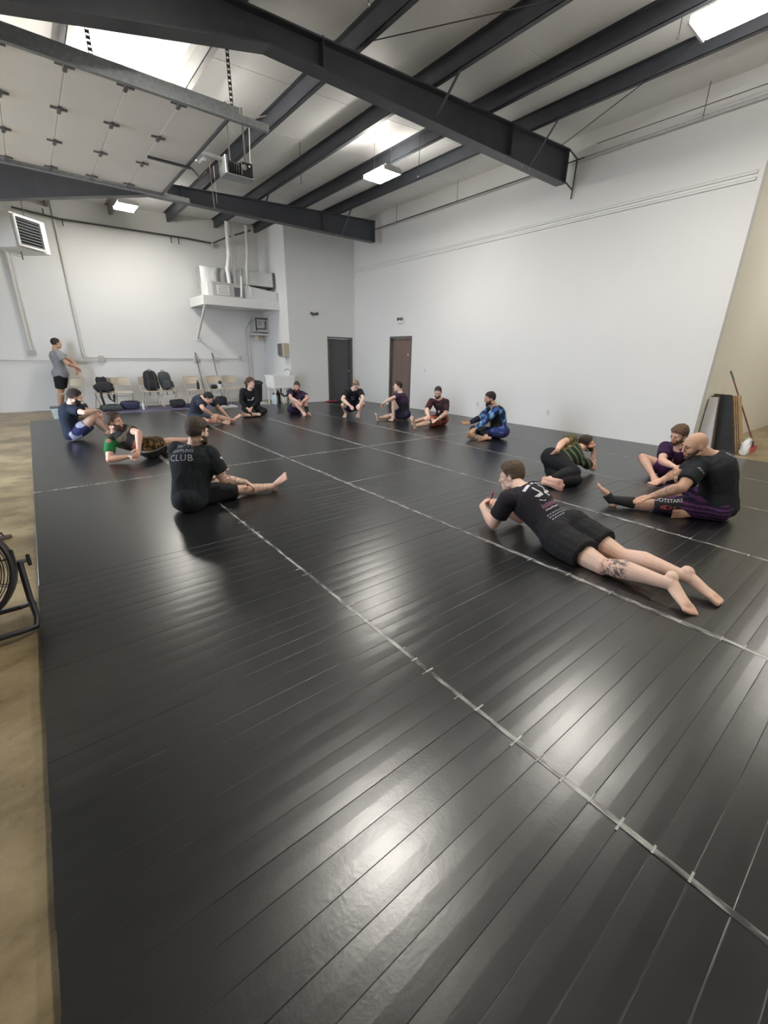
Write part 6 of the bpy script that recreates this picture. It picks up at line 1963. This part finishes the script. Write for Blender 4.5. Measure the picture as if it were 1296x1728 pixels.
# -- smiling man in black sweatshirt
r = person(POSE['smile'], 'curly-haired smiling man in black sweatshirt and pants sitting by the bin', SK['fair'],
           hair=(hair_short(.026, .036, fringe=.016), (.095, .05, .028), .7), shirt=dict(col=solid((.012, .013, .017)), name='sweatshirt', p=dict(sleeve=1.93, infl=.022)), shorts=dict(col=solid((.013, .013, .015)), name='pants', p=dict(leg=1.9, infl=.02)), voxel=.009,
           s=.98, slouch=.05, face=(.45, -.80, .0), hup=(0, 0, 1), curl=(.5, .5))
project([[(-.09, -.03), (.0, -.035), (.03, -.005), (.03, .03), (.06, .045), (.075, .01), (.06, -.03), (.02, -.05), (-.06, -.055)], ell(.07, .03, .014, .014)], r['shirt'], r['B'], r['body'], .58, 'front', 'print_white', 'shirt_print', .004)

# -- stretching man
r = person(POSE['stretch'], 'man in slate blue tee bending forward to reach his feet', SK['ruddy'],
           hair=(hair_short(.012, .018), (.016, .013, .015)), shirt=dict(col=solid((.040, .046, .065))), shorts=dict(col=solid((.060, .078, .10)), p=dict(leg=.75)), voxel=.0085,
           s=1.0, slouch=.08, face=(.62, -.35, -.68), hup=(.6, -.3, .75), curl=(.4, .5))

# -- man hugging his knees on the left
def colf_navy_shorts(V, B):
    n_ = nz_arr(V, 8, 3.)
    return np.where((n_ > .16)[:, None], np.array((.40, .42, .55)), np.array((.030, .034, .12)))
r = person(POSE['navy'], 'man in navy tee hugging his knees at the left edge of the mats', SK['fair'],
           hair=(hair_short(.014, .022), (.030, .02, .016)), beard=(beard_full(.008, .016), (.03, .02, .015)), shirt=dict(col=solid((.018, .024, .045)), p=dict(sleeve=.6)), shorts=dict(col=colf_navy_shorts, p=dict(leg=.55)), voxel=.0085,
           s=1.0, slouch=.06, face=(.85, .05, -.30), hup=(.2, 0, 1), curl=(.6, .6), bulk=1.04)

# -- standing man
r = person(POSE['stand'], 'man in light grey tee standing arms held forward by the back wall', SK['tan'],
           hair=(hair_short(.005, .010), (.03, .022, .018)), shirt=dict(col=solid((.30, .31, .33)), p=dict(hem=-.22, infl=.024)), shorts=dict(col=solid((.018, .018, .022)), p=dict(leg=.85)), voxel=.009,
           shoes='black_plastic', s=1.06, slouch=.0, face=(.90, .25, -.05), hup=(0, 0, 1), curl=(.4, .4))
project(strip2([(-.06, 0), (.02, -.004)], .02), r['shirt'], r['B'], r['body'], .62, 'back', 'print_grey', 'shirt_print', .004)
